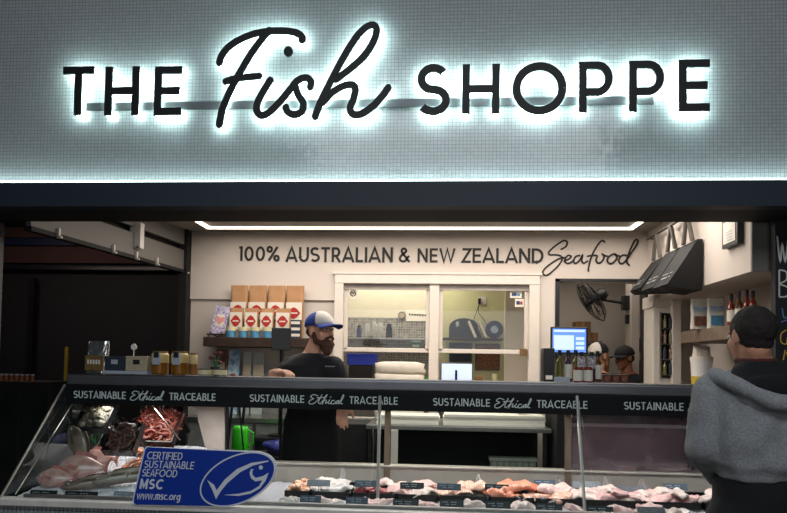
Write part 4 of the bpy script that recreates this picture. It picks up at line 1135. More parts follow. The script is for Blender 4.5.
for px, y0, lb in ((367, 324, 'leftmost clear glass jug on the kitchen shelf'), (374, 322, 'second clear glass jug on the kitchen shelf'), (380, 323, 'third clear glass jug on the kitchen shelf')):
    x, w_, _ = place(px - 2.6, px + 2.6, 338, 7.42); h = hgt(y0, 338, 7.42)
    t = thing('glass_jug', lb, 'jug', (x, 7.42, zks + .001), 0, 'glass jugs on the kitchen shelf')
    lathe_part('bowl', 'glass_clear', t, [(w_ * .3, 0), (w_ * .5, h * .5), (w_ * .42, h), (w_ * .38, h), (w_ * .44, h * .5), (w_ * .2, .01)])
    MB().tube([(w_ * .4, -.02, h * .8), (w_ * .55, -.05, h * .7), (w_ * .55, -.05, h * .4), (w_ * .4, -.02, h * .3)], .005).build('handle', 'glass_clear', t, local=True)
for px, w0, y0, lb in ((359, 5, 325, 'blue grey canister at the left end of the kitchen shelf'), (389, 7, 323, 'dark spice grinder right of the jugs on the kitchen shelf')):
    x, w_, _ = place(px - w0 / 2, px + w0 / 2, 338, 7.42); h = hgt(y0, 338, 7.42)
    t = thing('canister', lb, 'canister', (x, 7.42, zks + .001)); lathe_part('body', 'board_blue' if px < 370 else 'black_plastic', t, [(w_ * .5, 0), (w_ * .45, h * .7), (0, h * .7)]); lathe_part('lid', 'black_plastic', t, [(w_ * .3, h * .7), (w_ * .35, h * .9), (0, h)])
t = thing('wall_clock', 'small round dial on the kitchen wall above the shelf', 'clock', at(402, 315.5, 7.58))
c = at(402, 315.5, 7.58); Qf = Matrix.Rotation(R(90), 3, 'X')
MB().lathe([(.04, 0), (.045, .005), (.045, .015), (0, .015)], c, 24, Qf).build('rim', 'grey_panel', t); MB().lathe([(.034, .0155), (.034, .018), (0, .018)], c, 24, Qf).build('dial', 'beige_card', t)
t = thing('wall_notice', 'white notice strip with dark writing beside the dial on kitchen wall', 'notice', at(418, 316, 7.58))
mb = MB(); pxbox(mb, 406, 310, 432, 321, 7.575, .008); mb.build('sheet', 'paper_white', t)
mb = MB()
for i in range(8): pxbox(mb, 409 + i * 2.6, 313.6 + i * .12, 410.6 + i * 2.6, 315.4 + i * .12, 7.572, .002)
mb.build('writing', 'black_matte', t)
def bench_item(name, lb, cat, p0_, p1_, y0, Y, zbase): 
    x, w_, _ = place(p0_, p1_, 380, Y); return thing(name, lb, cat, (x, Y, zbase)), w_, at((p0_ + p1_) / 2, y0, Y).z - zbase
t, w_, h = bench_item('black_tub', 'black tub under the blue crate beyond the pass window', 'tub', 350, 373, 365, 6.95, zkb + .001)
MB().box(-w_ / 2, w_ / 2, -.12, .12, 0, h, .008).build('tub', 'black_plastic', t, local=True)
hb = h
t, w_, h = bench_item('plastic_crate', 'bright blue plastic crate on a black tub beyond the pass window', 'crate', 348.5, 376, 354, 6.95, zkb + .002 + hb)
MB().box(-w_ / 2, w_ / 2, -.13, .13, 0, .01).box(-w_ / 2, w_ / 2, -.13, -.12, .01, h).box(-w_ / 2, w_ / 2, .12, .13, .01, h).box(-w_ / 2, -w_ / 2 + .01, -.12, .12, .01, h).box(w_ / 2 - .01, w_ / 2, -.12, .12, .01, h).build('basket', 'crate_blue', t, local=True)
MB().box(-w_ / 2 - .008, w_ / 2 + .008, -.14, -.128, h - .02, h + .002, .002).box(-w_ / 2 - .008, w_ / 2 + .008, .128, .14, h - .02, h + .002, .002).build('rim', 'crate_blue', t, local=True)
c = at(371, 350, 7.4)
t = thing('steel_bowl', 'small steel bowl hanging below the kitchen shelf', 'bowl', (c.x, 7.4, c.z - .03)); lathe_part('bowl', 'steel', t, [(.03, 0), (.075, .05), (.08, .07), (.076, .07), (.03, .008), (0, .008)], 24); MB().tube([(0, .05, .07), (0, .09, .1), (0, .09, zks - c.z + .01)], .004).build('hook', 'steel', t, local=True)
c = at(416, 346, 7.45); t = thing('green_box', 'small green box fixed under the kitchen shelf', 'box', (c.x, 7.45, c.z - .045)); MB().box(-.06, .06, -.05, .05, 0, .09, .005).build('carton', 'green_dark', t, local=True); MB().box(-.04, .04, -.0515, -.0505, .03, .06).build('label', 'label_white', t, local=True); MB().box(-.05, .05, .02, .04, .09, zks - .02 - (c.z - .045) - .0005).build('bracket', 'steel', t, local=True)
c = at(428.5, 379, 6.85); t = thing('tape_roll', 'bright green roll standing on edge beside the white bag pile', 'roll', (c.x, 6.85, zkb))
MB().lathe([(.022, -.02), (.05, -.02), (.05, .02), (.022, .02), (.022, -.02)], (0, 0, .051), 24, Qf).build('roll', 'green_plastic', t, local=True, smooth=False); MB().box(-.06, .06, -.03, .03, 0, .006).build('holder', 'black_plastic', t, local=True)
# pane stickers
c = at(353, 294, 6.03)
t = thing('heart_sticker', 'round white sticker with a brown heart on the left pane', 'sticker', (c.x, 6.028, c.z))
MB().lathe([(.045, 0), (.045, .0015), (0, .0015)], (c.x, 6.041, c.z), 24, Qf).build('disc', 'label_white', t)
mb = MB(); mb.ribbon(spline([(c.x - .001, c.z - .022), (c.x - .024, c.z + .0), (c.x - .016, c.z + .018), (c.x, c.z + .006), (c.x + .016, c.z + .018), (c.x + .024, c.z), (c.x + .008, c.z - .016)], 5), .011, front(6.036), .002); mb.build('heart_print', M('heart_brown', '#4a2a24', .6), t)
for k, (p0_, y0, p1_, y1, m1, m2, lb) in enumerate(((510, 291, 522, 298, 'label_white', 'tin_blue', 'upper card sticker with a blue print on the right pane'), (515, 299, 524, 307, 'label_white', 'label_red', 'lower square sticker with red and blue print on the right pane'))):
    a = at(p0_, y1, 6.036); b = at(p1_, y0, 6.036); t = thing('window_sticker', lb, 'sticker', ((a.x + b.x) / 2, 6.036, a.z))
    MB().box(a.x, b.x, 6.038, 6.0405, a.z, b.z).build('backing', m1, t); h_ = b.z - a.z; w_ = b.x - a.x
    MB().box(a.x + w_ * .15, a.x + w_ * .55, 6.0365, 6.0378, a.z + h_ * .3, a.z + h_ * .75).build('print', 'board_blue', t); MB().box(a.x + w_ * .58, a.x + w_ * .85, 6.0365, 6.0378, a.z + h_ * .3, a.z + h_ * .7).build('print', m2, t)
# right half: boards, folders, cable, monitor
zk2 = at(475, 338, 7.4).z
t = thing('kitchen_shelf', 'shelf holding dark boards and folders beyond the right sash', 'shelf', (at(475, 338, 7.4).x, 7.5, zk2))
MB().box(at(443, 338, 7.4).x, at(503, 338, 7.4).x, 7.36, 7.6, zk2 - .025, zk2, .002).build('board', 'dark_wood', t)
t = thing('chopping_board', 'large dark round topped board leaning behind the right sash', 'board', (at(463, 338, 7.5).x, 7.5, zk2)); A = at(449, 338, 7.5); B = at(479, 318, 7.5); W = B.x - A.x; H = B.z - zk2
MB().poly([(A.x, zk2 + .001)] + [(A.x + W * (.5 - .5 * math.cos(a)), zk2 + H * .45 + H * .55 * math.sin(a) ** .8) for a in [PI * i / 16 for i in range(17)]] + [(B.x, zk2 + .001)], front(7.555), .025).build('board', 'board_navy', t)
MB().ell((A.x + W * .28, 7.551, zk2 + H * .7), (.02, .003, .035)).build('grip_hole', 'glass_clear', t)
for k, px in enumerate((476, 481, 486)):
    A = at(px, 338, 7.45); h = hgt(320, 338, 7.45)
    o = MB().box(A.x - .012, A.x + .012, 7.38, 7.52, zk2 + .006, zk2 + h, .002).rotate(Matrix.Rotation(R(-24), 3, 'Y'), (A.x, 7.45, zk2)).build('folder', 'paper_white' if k != 1 else 'board_navy'); tag(o, ('white folder leaning nearest the dark round board', 'dark folder leaning between two white folders', 'white folder leaning nearest the round blue plate')[k], 'folder', 'folders on the kitchen shelf')
c = at(494.5, 326, 7.5); t = thing('round_plate', 'dark blue round plate standing on the shelf by the white door', 'lid', (c.x, 7.5, zk2)); MB().lathe([(.10, 0), (.105, .01), (.1, .02), (0, .024)], (c.x, 7.52, zk2 + .107), 28, Qf).build('plate', 'board_blue', t); MB().lathe([(.045, .022), (.045, .028), (0, .028)], (c.x, 7.52, zk2 + .107), 20, Qf).build('print', 'sky_print', t)
c = at(481, 301, 7.6); t = thing('power_socket', 'white wall socket with a hanging black cable beyond the right sash', 'socket', (c.x, 7.6, c.z))
MB().box(c.x - .03, c.x + .06, 7.605, 7.618, c.z - .04, c.z + .05, .003).build('plate', 'white_plastic', t); MB().box(c.x - .035, c.x - .005, 7.56, 7.604, c.z - .04, c.z + .03, .004).build('plug', 'black_plastic', t); MB().tube(spline([(c.x - .02, 7.57, c.z - .03), (c.x - .03, 7.56, c.z - .14), (c.x + .03, 7.55, c.z - .22), (c.x + .09, 7.52, c.z - .33)], 5), .004).tube(spline([(c.x - .02, 7.57, c.z - .03), (c.x - .05, 7.56, c.z - .12), (c.x - .09, 7.52, c.z - .24)], 5), .004).build('cable', 'cable_black', t)
for lb, p0_, p1_, y0, y1, mm in (('dark framed notice board under the kitchen shelf', 449, 472, 343, 362, 'board_navy'), ('brown pin board under the kitchen shelf by the white door', 475, 500, 344, 370, 'brown_print')):
    A = at(p0_, y1, 7.6); B = at(p1_, y0, 7.6); t = thing('notice_board', lb, 'notice board', ((A.x + B.x) / 2, 7.61, A.z))
    MB().box(A.x, B.x, 7.59, 7.617, A.z, B.z, .003).build('frame', 'grey_panel', t); MB().box(A.x + .015, B.x - .015, 7.585, 7.589, A.z + .015, B.z - .015).build('face', mm, t)
def monitor(lb, p0_, p1_, y0, y1, Y, smat, zbase, bez=1.5, name='computer_monitor'):
    A = at(p0_, y1, Y); B = at(p1_, y0, Y); t = thing(name, lb, 'monitor', ((A.x + B.x) / 2, Y, zbase)); e = bez * Y / 640
    MB().box(A.x - e, B.x + e, Y, Y + .03, A.z - e, B.z + e, .004).build('bezel', 'screen_black', t); MB().box(A.x, B.x, Y - .002, Y - .0005, A.z, B.z).build('screen', smat, t)
    c = (A.x + B.x) / 2; MB().box(c - .02, c + .02, Y + .03, Y + .05, zbase + .01, (A.z + B.z) / 2).build('stand', 'black_plastic', t); MB().box(c - .1, c + .1, Y - .04, Y + .1, zbase, zbase + .01, .002).build('foot', 'black_plastic', t)
    return t
zlow = at(455, 392, 6.5).z
o = MB().box(at(436, 380, 6.5).x, at(505, 380, 6.5).x, 6.35, 6.65, zlow - .03, zlow).build('monitor_shelf', 'dark_wood'); tag(o, 'low shelf just inside the pass window holding the pale monitor', 'shelf')
for px in (440, 500): MB().box(at(px, 380, 6.5).x - .012, at(px, 380, 6.5).x + .012, 6.4, 6.6, 0, zlow - .03).build('leg', 'black_metal', o)
monitor('computer monitor with a blank pale blue screen inside the pass window', 441.5, 472, 364, 381, 6.45, 'screen_pale', zlow, .8)
c = at(456, 380, 6.40); o = MB().cap((c.x, 6.385, zlow + .005), (c.x, 6.385, at(456, 371, 6.4).z), .012).build('black_stylus', 'black_plastic'); tag(o, 'upright black stick in front of the pale blue screen', 'stick')
for lb, p0_, p1_, y0, mm in (('small brown box right of the pale blue screen', 475, 483, 376, 'carton'), ('pale cup near the white door edge', 492, 497, 374, 'label_cream')):
    x, w_, _ = place(p0_, p1_, 380, 6.5); h = at(p0_, y0, 6.5).z - zlow
    if mm == 'carton': o = MB().box(x - w_ / 2, x + w_ / 2, 6.47, 6.55, zlow + .001, zlow + h, .003).build('small_box', mm); tag(o, lb, 'box')
    else: o = MB().lathe([(w_ * .35, 0), (w_ * .5, h), (w_ * .45, h), (w_ * .3, .01), (0, .01)], (x, 6.5, zlow + .001), 16).build('cup', mm); tag(o, lb, 'cup')

# ---- store room: fan, cartons
Yf = 7.25; c = at(591, 301, Yf); m0 = at(624, 303, Yf)
t = thing('wall_fan', 'black wall mounted fan tilted downwards in the store room opening', 'fan', m0)
ax = Vector((-.83, .02, -.53)).normalized(); q = ax.to_track_quat('Z', 'Y').to_matrix(); Rr = .26
def fc(x, y, z): return c + q @ Vector((x, y, z))
M('fan_black', '#17181b', .4)
M('fan_blade', '#3d4043', .4, alpha=.8)
mb = MB()
for rr, zz in ((Rr, 0), (Rr * .8, .045), (Rr * .55, .065), (Rr * .3, .075), (Rr * .8, -.05), (Rr * .5, -.07)):
    mb.tube([fc(rr * math.cos(a), rr * math.sin(a), zz) for a in [2 * PI * i / 28 for i in range(28)]], .006 if rr == Rr else .003, 6, closed=True)
for i in range(30):
    a = 2 * PI * i / 30; k0 = (math.cos(a), math.sin(a))
    mb.tube([fc(.05 * k0[0], .05 * k0[1], .078), fc(Rr * .55 * k0[0], Rr * .55 * k0[1], .066), fc(Rr * .85 * k0[0], Rr * .85 * k0[1], .04), fc(Rr * k0[0], Rr * k0[1], 0), fc(Rr * .8 * k0[0], Rr * .8 * k0[1], -.05), fc(.06 * k0[0], .06 * k0[1], -.075)], .0022, 4)
mb.build('cage', 'fan_black', t)
for i in range(4):
    a = i * PI / 2; mb = MB(); n = 6; V = []
    for j in range(n + 1):
        r0 = .04 + (.2 - .04) * j / n; wd = .04 + .05 * math.sin(j / n * PI * .8)
        V.append([mb.bm.verts.new(fc(r0 * math.cos(a) - s * wd * math.sin(a), r0 * math.sin(a) + s * wd * math.cos(a), .01 * s)) for s in (-1, 1)])
    for A, B in zip(V, V[1:]): mb.bm.faces.new((A[0], A[1], B[1], B[0]))
    bmesh.ops.solidify(mb.bm, geom=mb.bm.faces[:], thickness=.003); mb.build('blade', 'fan_blade', t)
MB().lathe([(0, -.2), (.05, -.19), (.07, -.15), (.07, -.09), (.04, -.06), (.03, .05), (.045, .06), (.045, .085), (0, .085)], c, 20, q).build('motor', 'fan_black', t, smooth=True)
e = fc(0, 0, -.16); MB().tube([e, e + Vector((.0, .0, -.07)), m0 + Vector((0, 0, -.0))], .018, 10).build('arm', 'fan_black', t)
MB().box(m0.x - .02, m0.x + .05, m0.y - .05, m0.y + .05, m0.z - .08, m0.z + .08, .006).build('bracket', 'fan_black', t)
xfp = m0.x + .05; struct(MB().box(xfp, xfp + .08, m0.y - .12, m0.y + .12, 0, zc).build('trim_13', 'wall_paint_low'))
o = MB().box(at(626, 318, Yf).x, at(630, 318, Yf).x, Yf - .04, Yf, at(628, 324, Yf).z, at(628, 315, Yf).z, .003).build('wall_switch', 'black_plastic'); tag(o, 'small black switch box on the post beneath the fan', 'switch')
o.location.x = xfp - .02
zcs = at(582, 341, 7.4).z
o = MB().box(at(566, 341, 7.4).x, at(600, 341, 7.4).x, 7.3, 7.99, zcs - .03, zcs).build('store_shelf', 'shelf_wood'); tag(o, 'shelf with brown cartons in the store room behind the screen', 'shelf')
for lb, p0_, p1_, y0, y1, Yq in (('larger brown carton above the register screen in the store room', 574, 589, 322, 341, 7.5), ('smaller brown carton beside the white fronted cap', 589.5, 596, 333, 341, 7.5)):
    x, w_, _ = place(p0_, p1_, y1, Yq); h = at(p0_, y0, Yq).z - zcs
    t = thing('carton', lb, 'carton', (x, Yq, zcs + .001)); MB().box(-w_ / 2, w_ / 2, -.09, .09, 0, h, .002).build('box', 'carton', t, local=True); MB().box(-w_ * .08, w_ * .08, -.0915, -.0902, 0, h).build('tape', 'kraft', t, local=True)
# dark coat with pale scarf hanging at right jamb
c = at(642, 350, 7.65)
t = thing('hanging_coat', 'dark coat with a pale scarf hung behind the man in the black cap', 'coat', (c.x, 7.6, c.z - .5))
organic('coat', 'cap_black', t, MB().loft([((c.x, 7.65, c.z - .6), .17, .08, 0), ((c.x, 7.65, c.z - .2), .16, .09, 0), ((c.x, 7.65, c.z + .05), .13, .08, 0), ((c.x, 7.65, c.z + .14), .04, .04, 0)]), .012, 3, .02, 12)
organic('scarf', 'beige_card', t, MB().ell((c.x - .05, 7.57, c.z - .08), (.035, .02, .06)).ell((c.x + .06, 7.57, c.z - .1), (.05, .02, .07)), .01, 2)
MB().tube([(c.x, 7.65, c.z + .12), (c.x, 7.67, c.z + .24), (c.x, 7.85, c.z + .26), (c.x, 7.99, c.z + .26)], .006).build('hook', 'steel', t)

# ---- right side of the shop: fridge, totes, shelf
xf0, xf1 = at(654, 350, 5.7).x, at(671, 350, 5.7).x
zf = at(662, 300, 5.7).z
M('fridge_white', '#cfc8bd', .4, var=.03)
t = thing('display_fridge', 'tall white drinks fridge with a narrow glass door beside the black frame', 'fridge', ((xf0 + xf1) / 2, 5.8, 0))
mb = MB().box(xf0, xf1 + .08, 5.72, 5.985, .05, zf - .06, .01); mb.build('body', 'fridge_white', t)
mb = MB(); 
n = 10; prof_ = [(5.72 - .05 * math.sin(PI * i / n / 2 * 1.0), zf - .06 + .1 * (i / n)) for i in range(n + 1)]
mb.bm.verts.ensure_lookup_table()
V = [[mb.bm.verts.new((x, y, z)) for x in (xf0 - .01, xf1 + .09)] for y, z in prof_ + [(5.985, zf + .04), (5.985, zf - .06)]]
for A, B in zip(V, V[1:] + V[:1]): mb.bm.faces.new((A[0], A[1], B[1], B[0]))
mb.bm.faces.new([v[0] for v in V]); mb.bm.faces.new([v[1] for v in V][::-1]); mb.build('canopy', 'fridge_white', t)
d0, d1 = at(661.5, 345, 5.7).x, at(671.5, 345, 5.7).x; dz0, dz1 = at(666, 378, 5.7).z, at(666, 313, 5.7).z
MB().box(d0, d1, 5.708, 5.716, dz0, dz1).build('door', 'screen_black', t)
mb = MB().box(d0 - .012, d0, 5.70, 5.718, dz0 - .01, dz1 + .01).box(d1, d1 + .012, 5.70, 5.718, dz0 - .01, dz1 + .01).build('door_frame', 'steel', t)
k = 0
for r_ in range(4):
    z = dz0 + .03 + r_ * (dz1 - dz0) / 4.2
    MB().box(d0, d1, 5.700, 5.707, z - .008, z - .002).build('rack', 'dull_steel', t)
    for j in range(2):
        MB().lathe([(.016, 0), (.016, .07), (.007, .09), (.007, .11), (0, .11)], (d0 + .025 + j * .045, 5.69, z), 12).build('drink_bottle', ('sauce_olive', 'board_navy', 'sauce_amber')[(r_ + j) % 3], t)
# tote bags hanging on the bulkhead
rail = thing('bag_rail', 'dark rail under the ceiling from which black tote bags hang', 'rail', (XB - .05, 5.0, 2.66))
MB().tube([(XB - .05, 4.4, 2.66), (XB - .05, 5.85, 2.66)], .008).build('bar', 'black_metal', rail)
for y in (4.45, 5.8): MB().tube([(XB - .05, y, 2.66), (XB, y, 2.66)], .006).build('bracket', 'black_metal', rail)
for k, (yc, zt0, zb0_, out, wY) in enumerate(((5.58, at(659, 259, 5.55).z, at(648, 291, 5.5).z, .19, .30), (5.24, at(675, 250, 5.2).z, at(662, 290, 5.15).z, .19, .31), (4.90, at(690, 242, 4.85).z, at(680, 287, 4.8).z, .2, .33))):
    lb = ('farthest black tote bag, hanging alone beside the word Seafood', 'middle black tote bag hanging between two others', 'nearest and largest black tote bag, with its dark side facing the street')[k]
    t = thing('tote_bag', lb, 'tote bag', (XB - .12, yc, zb0_), 0, 'black tote bags on the bulkhead')
    mb = MB(); y0, y1 = yc - wY / 2, yc + wY / 2; n = 6
    def sec(y, s=1.0): return [(XB - .012, y, zt0), (XB - .05, y, zt0), (XB - .05 - out * .5, y, (zt0 + zb0_) / 2 + .01), (XB - .05 - out * s, y, zb0_ + .02), (XB - .03 - out * s * .9, y, zb0_ - .01), (XB - .02, y, zb0_ - .0 - .03 * (k == 2))]
    S = [[mb.bm.verts.new(p) for p in sec(y0 + (y1 - y0) * i / n, 1 + .04 * math.sin(i * 2 + k))] for i in range(n + 1)]
    for A, B in zip(S, S[1:]):
        for j in range(6): mb.bm.faces.new((A[j], A[(j + 1) % 6], B[(j + 1) % 6], B[j]))
    mb.bm.faces.new(S[0]); mb.bm.faces.new(S[-1][::-1]); bag = mb.build('bag', 'tote_black', t)
    MB().poly([(p[0], p[2]) for p in sec(y0)][1:], lambda u, v, q: Vector((u, y0 - .003 + q, v)), .002).build('gusset', 'tote_side', t)
    for s_ in (-1, 1):
        ys = yc + s_ * .085
        mb = MB(); xo = XB - .055
        for a_, b_ in (((xo, ys - .03, zt0), (XB - .05, ys * 0 + yc + s_ * .01, 2.655)),):
            A = Vector(a_); B = Vector(b_); w0 = Vector((0, .02, 0))
            quad_slab(mb, [A - w0, A + w0, B + w0 * .6, B - w0 * .6], (-1, 0, 0), .022)
        mb.build('strap', 'strap_grey', t)
    def TBg(u, v, q): # on the slanted outer face
        zz = zt0 + (zb0_ + .02 - zt0) * v; xx = XB - .05 - out * v
        return Vector((xx - .006 + q, yc - u, zz))
    mb = MB()
    for row, (v_, hh) in enumerate(((.70, .022), (.80, .035))):
        for i in range(7):
            if (i * 7 + row * 3 + k) % 5 != 0: mb.ribbon([(-.11 + i * .03, v_ + .012), (-.088 + i * .03, v_ + .012)], hh, TBg, .002)
    mb.build('bag_print', 'tote_print', t)
# framed notice on the bulkhead
y0, y1 = 4.14, 4.36; z0, z1 = at(738, 245, 4.2).z, at(735, 215, 4.2).z
t = thing('picture_frame', 'small black framed picture hung high on the white bulkhead', 'picture', (XB, 4.25, z0))
MB().box(XB - .04, XB - .001, y0, y1, z0, z1, .003).build('frame', 'black_metal', t); MB().box(XB - .043, XB - .0405, y0 + .025, y1 - .025, z0 + .025, z1 - .025).build('print', 'paper_white', t)
mb = MB()
for i in range(4): mb.box(XB - .0445, XB - .0435, y0 + .06, y1 - .06 - .01 * i, z1 - .1 - i * .018, z1 - .096 - i * .018)
mb.build('print_lines', 'jar_label', t)
# right shelf
zr1_, zr0_ = at(690, 330.5, 5.1).z, at(690, 342.5, 5.1).z
XS = at(681, 335, 5.3).x
o = MB().box(XS, 2.318, 4.3, 5.3, zr0_, zr1_, .003).build('wall_shelf', 'shelf_wood'); tag(o, 'grey brown floating shelf on the right wall holding snacks and sauces', 'shelf')
for k, (p0_, p1_, y0, lo, lb) in enumerate(((691, 707, 299, 'brown_print', 'white snack pouch with a brown picture, left on the right shelf'), (707.5, 724, 298, 'tin_blue', 'white snack pouch with a blue foot, right of the brown pictured pouch'))):
    Y = 4.95 - k * .1; x, w_, _ = place(p0_, p1_, 331, Y); h = at(p0_, y0, Y).z - zr1_
    t = thing('snack_pouch', lb, 'pouch', (x, Y, zr1_ + .001), R(-6), 'snack pouches on the right shelf')
    pouch(MB(), w_, h, .06, k, .3).build('pouch', 'label_white', t, local=True)
    MB().box(-w_ * .36, w_ * .36, -.036, -.031, h * .1, h * .42, .002).build('picture_print', lo, t, local=True)
    MB().box(-w_ * .38, w_ * .38, -.032, -.028, h * .58, h * .72, .001).build('name_print', 'sky_print', t, local=True)
for k, (px, y0, mm) in enumerate(((731, 294, 'sauce_red'), (739, 291.5, 'sauce_amber'), (747, 290, 'sauce_red'), (753, 291, 'sauce_red'))):
    Y = 4.62 - k * .06; x = at(px, 330, Y).x; h = at(px, y0, Y).z - zr1_
    bottle('red brown sauce bottle with black lid on the right shelf, %s' % ('nearest the pouches', 'second from the pouches', 'third from the pouches', 'farthest from the pouches')[k], (x, Y, zr1_ + .001), h, .026, mm, 'label_white', 'sauce bottles on the right shelf')
# storage below the right shelf
zl2 = 1.30
o = MB().box(XS - .02, 2.318, 4.45, 5.6, zl2 - .04, zl2, .003).build('side_bench', 'dull_steel'); tag(o, 'narrow side bench on the right wall under the floating shelf', 'bench')
for y in (4.5, 5.55): MB().box(XS, XS + .03, y, y + .03, 0, zl2 - .041).build('leg', 'black_metal', o)
x, w_, _ = place(691, 712, 370, 5.15)
t = thing('plastic_tub', 'white plastic tub with a yellow label under the right floating shelf', 'tub', (x, 5.15, zl2 + .001)); h = at(700, 357, 5.15).z - zl2
lathe_part('tub', 'white_plastic', t, [(w_ * .42, 0), (w_ * .5, h * .9), (0, h * .9)], 24); lathe_part('lid', 'label_white', t, [(w_ * .52, h * .9), (w_ * .53, h), (0, h)], 24); lathe_part('label', 'yellow_label', t, [(w_ * .44, h * .1), (w_ * .475, h * .5)], 24)
t = thing('plastic_packet', 'small clear plastic packet resting on the white tub', 'packet', (x, 5.15, zl2 + .002 + h)); pouch(MB(), w_ * .8, hgt(346, 356, 5.15), .08, 3).build('packet', 'bag_white', t, local=True); MB().box(-w_ * .2, w_ * .2, -.046, -.042, .02, .05).build('label', 'label_white', t, local=True)

# ---- on the counter top, left group
zk = zt + .004
def cpos(p0_, p1_, Y=3.78): return place(p0_, p1_, 378, Y)[:2]
x, w_ = cpos(85, 107); h = at(96, 341, 3.78).z - zk
t = thing('foil_pouch', 'silver foil pouch with a gold printed front, far left on the counter', 'pouch', (x, 3.80, zk))
pouch(MB(), w_ * .95, h, .08, 2, .2).build('pouch', 'silver_foil', t, local=True)
l = MB().box(-w_ * .42, w_ * .42, -.048, -.042, h * .08, h * .55, .002).build('label', 'gold_print', t, local=True)
mb = MB()
for i in range(5): mb.box(-w_ * .3 + i * w_ * .125, -w_ * .23 + i * w_ * .125, -.0505, -.0485, h * .28, h * .42)
mb.build('label_print', 'label_white', l, local=True)
for k, (p0_, p1_, y0, mm, lb) in enumerate(((106.5, 126.5, 356, 'board_navy', 'dark box on a white base between foil pouch and beige box'), (127.5, 149, 356, 'beige_card', 'beige gift box with a dark emblem beside the honey jars'))):
    x, w_ = cpos(p0_, p1_, 3.72); h = at(p0_, y0, 3.72).z - zk
    t = thing('gift_box', lb, 'box', (x, 3.73, zk), 0)
    MB().box(-w_ / 2, w_ / 2, -.04, .04, .02, h, .002).build('box', mm, t, local=True); MB().box(-w_ / 2 - .003, w_ / 2 + .003, -.045, .045, 0, .019, .002).build('base', 'jar_label', t, local=True)
    MB().box(-.02, .02, -.0425, -.0405, h * .55, h * .8).build('emblem', 'black_matte' if k else 'jar_label', t, local=True)
c = at(134, 347, 3.82); t = thing('counter_sign', 'thin stick with a small round white head above the beige box', 'sign', (c.x, 3.82, zk)); MB().cyl(c.x, 3.82, zk, c.z, .004, 8).build('stick', 'steel', t); MB().lathe([(.018, -.004), (.02, 0), (.018, .004), (0, .004)], (c.x, 3.82, c.z), 20, Qf).build('head', 'label_white', t); MB().cyl(c.x, 3.82, zk, zk + .006, .025).build('foot', 'steel', t)
for k, (p0_, p1_, y0, lb) in enumerate(((151, 168.5, 351, 'left of the two large amber honey jars on the counter'), (170.5, 188, 351, 'right of the two large amber honey jars on the counter'), (189, 197, 353, 'narrow honey jar squeezed between large jar and tins'))):
    x, w_ = cpos(p0_, p1_); h = at(p0_, y0, 3.78).z - zk; r = w_ * .47
    t = thing('honey_jar', lb, 'jar', (x, 3.78, zk), 0, 'honey jars on the counter')
    lathe_part('honey', 'honey', t, [(r * .9, 0), (r, .008), (r, h * .5), (0, h * .5)], 24); lathe_part('glass', 'pale_honey', t, [(r, h * .5), (r, h * .85), (r * .85, h * .93), (0, h * .93)], 24); lathe_part('lid', 'gold_print', t, [(r * .87, h * .92), (r * .87, h), (0, h)], 24)
    if k < 2:
        MB().box(-r * .45, r * .45, -r - .006, -r + .002, h * .42, h * .9, .001).build('label', 'jar_label', t, local=True); MB().box(-r * .3, r * .3, -r - .009, -r - .0065, h * .72, h * .95, .001).build('tag', 'black_matte', t, local=True)
for k, (p0_, p1_) in enumerate(((197.5, 211.5), (212.5, 227))):
    x, w_ = cpos(p0_, p1_, 3.72); h = at(p0_, 368.5, 3.72).z - zk; r = w_ * .48
    t = thing('round_tin', ('cream labelled round tin beside the honey jars', 'cream labelled round tin farther from the honey jars')[k], 'tin', (x, 3.72, zk), 0, 'cream labelled tins')
    lathe_part('body', 'black_metal', t, [(r, 0), (r, h * .88), (0, h * .88)], 24); lathe_part('lid', 'black_metal', t, [(r * .98, h * .88), (r * 1.02, h * .9), (r * 1.02, h), (0, h)], 24); lathe_part('label', 'label_cream', t, [(r * 1.015, h * .12), (r * 1.02, h * .13), (r * 1.02, h * .84)], 24)
x, w_ = cpos(208, 222, 3.86); h = at(212, 352, 3.86).z - zk
t = thing('dried_flowers', 'bunch of dark reddish dried flowers behind the cream tins', 'flowers', (x, 3.86, zk))
lathe_part('pot', 'board_navy', t, [(.022, 0), (.03, .05), (.026, .05), (0, .045)])
for i in range(9):
    a = i * 2.4; p = Vector((.03 * math.cos(a), .02 * math.sin(a), h * (.55 + .4 * (i % 3) / 2)))
    MB().tube([(0, 0, .04), p], .002, 5).build('stem', 'green_dark', t, local=True); MB().ell(p, (.014, .012, .011), None, 8, 6).noise(.006, 60, i).build('bloom', M('bloom', '#6a3a34', .8, var=.3), t, local=True)
# right group: register, bottles
o = MB().box(xb1 + .012, at(600, 380, 5.3).x, 5.05, 5.6, 0, at(565, 388, 5.3).z, .004).build('register_desk', 'black_matte'); tag(o, 'black desk under the register screen', 'desk')
zd = at(565, 388, 5.3).z
monitor('register touch screen with a blue page above the sauce bottles', 552.5, 586, 329, 352, 5.3, 'screen_register', zd + .001, 1.8, 'register_screen')
RG = [o_ for o_ in bpy.data.objects if o_.name == 'screen.001'][0]
A = at(552.5, 352, 5.297); B = at(586, 329, 5.297); W, H = B.x - A.x, B.z - A.z
MB().box(A.x + W * .04, A.x + W * .96, 5.294, 5.2965, A.z + H * .86, A.z + H * .95).build('screen_bar', 'screen_light', RG)
MB().box(A.x + W * .04, A.x + W * .64, 5.294, 5.2965, A.z + H * .1, A.z + H * .72).build('screen_panel', 'screen_light', RG)
for i in range(3): MB().box(A.x + W * .7, A.x + W * .95, 5.294, 5.2965, A.z + H * (.12 + .2 * i), A.z + H * (.25 + .2 * i)).build('screen_button', 'screen_light', RG)
x, w_, _ = place(542, 553, 380, 5.2); h = at(547, 348.5, 5.2).z - zd
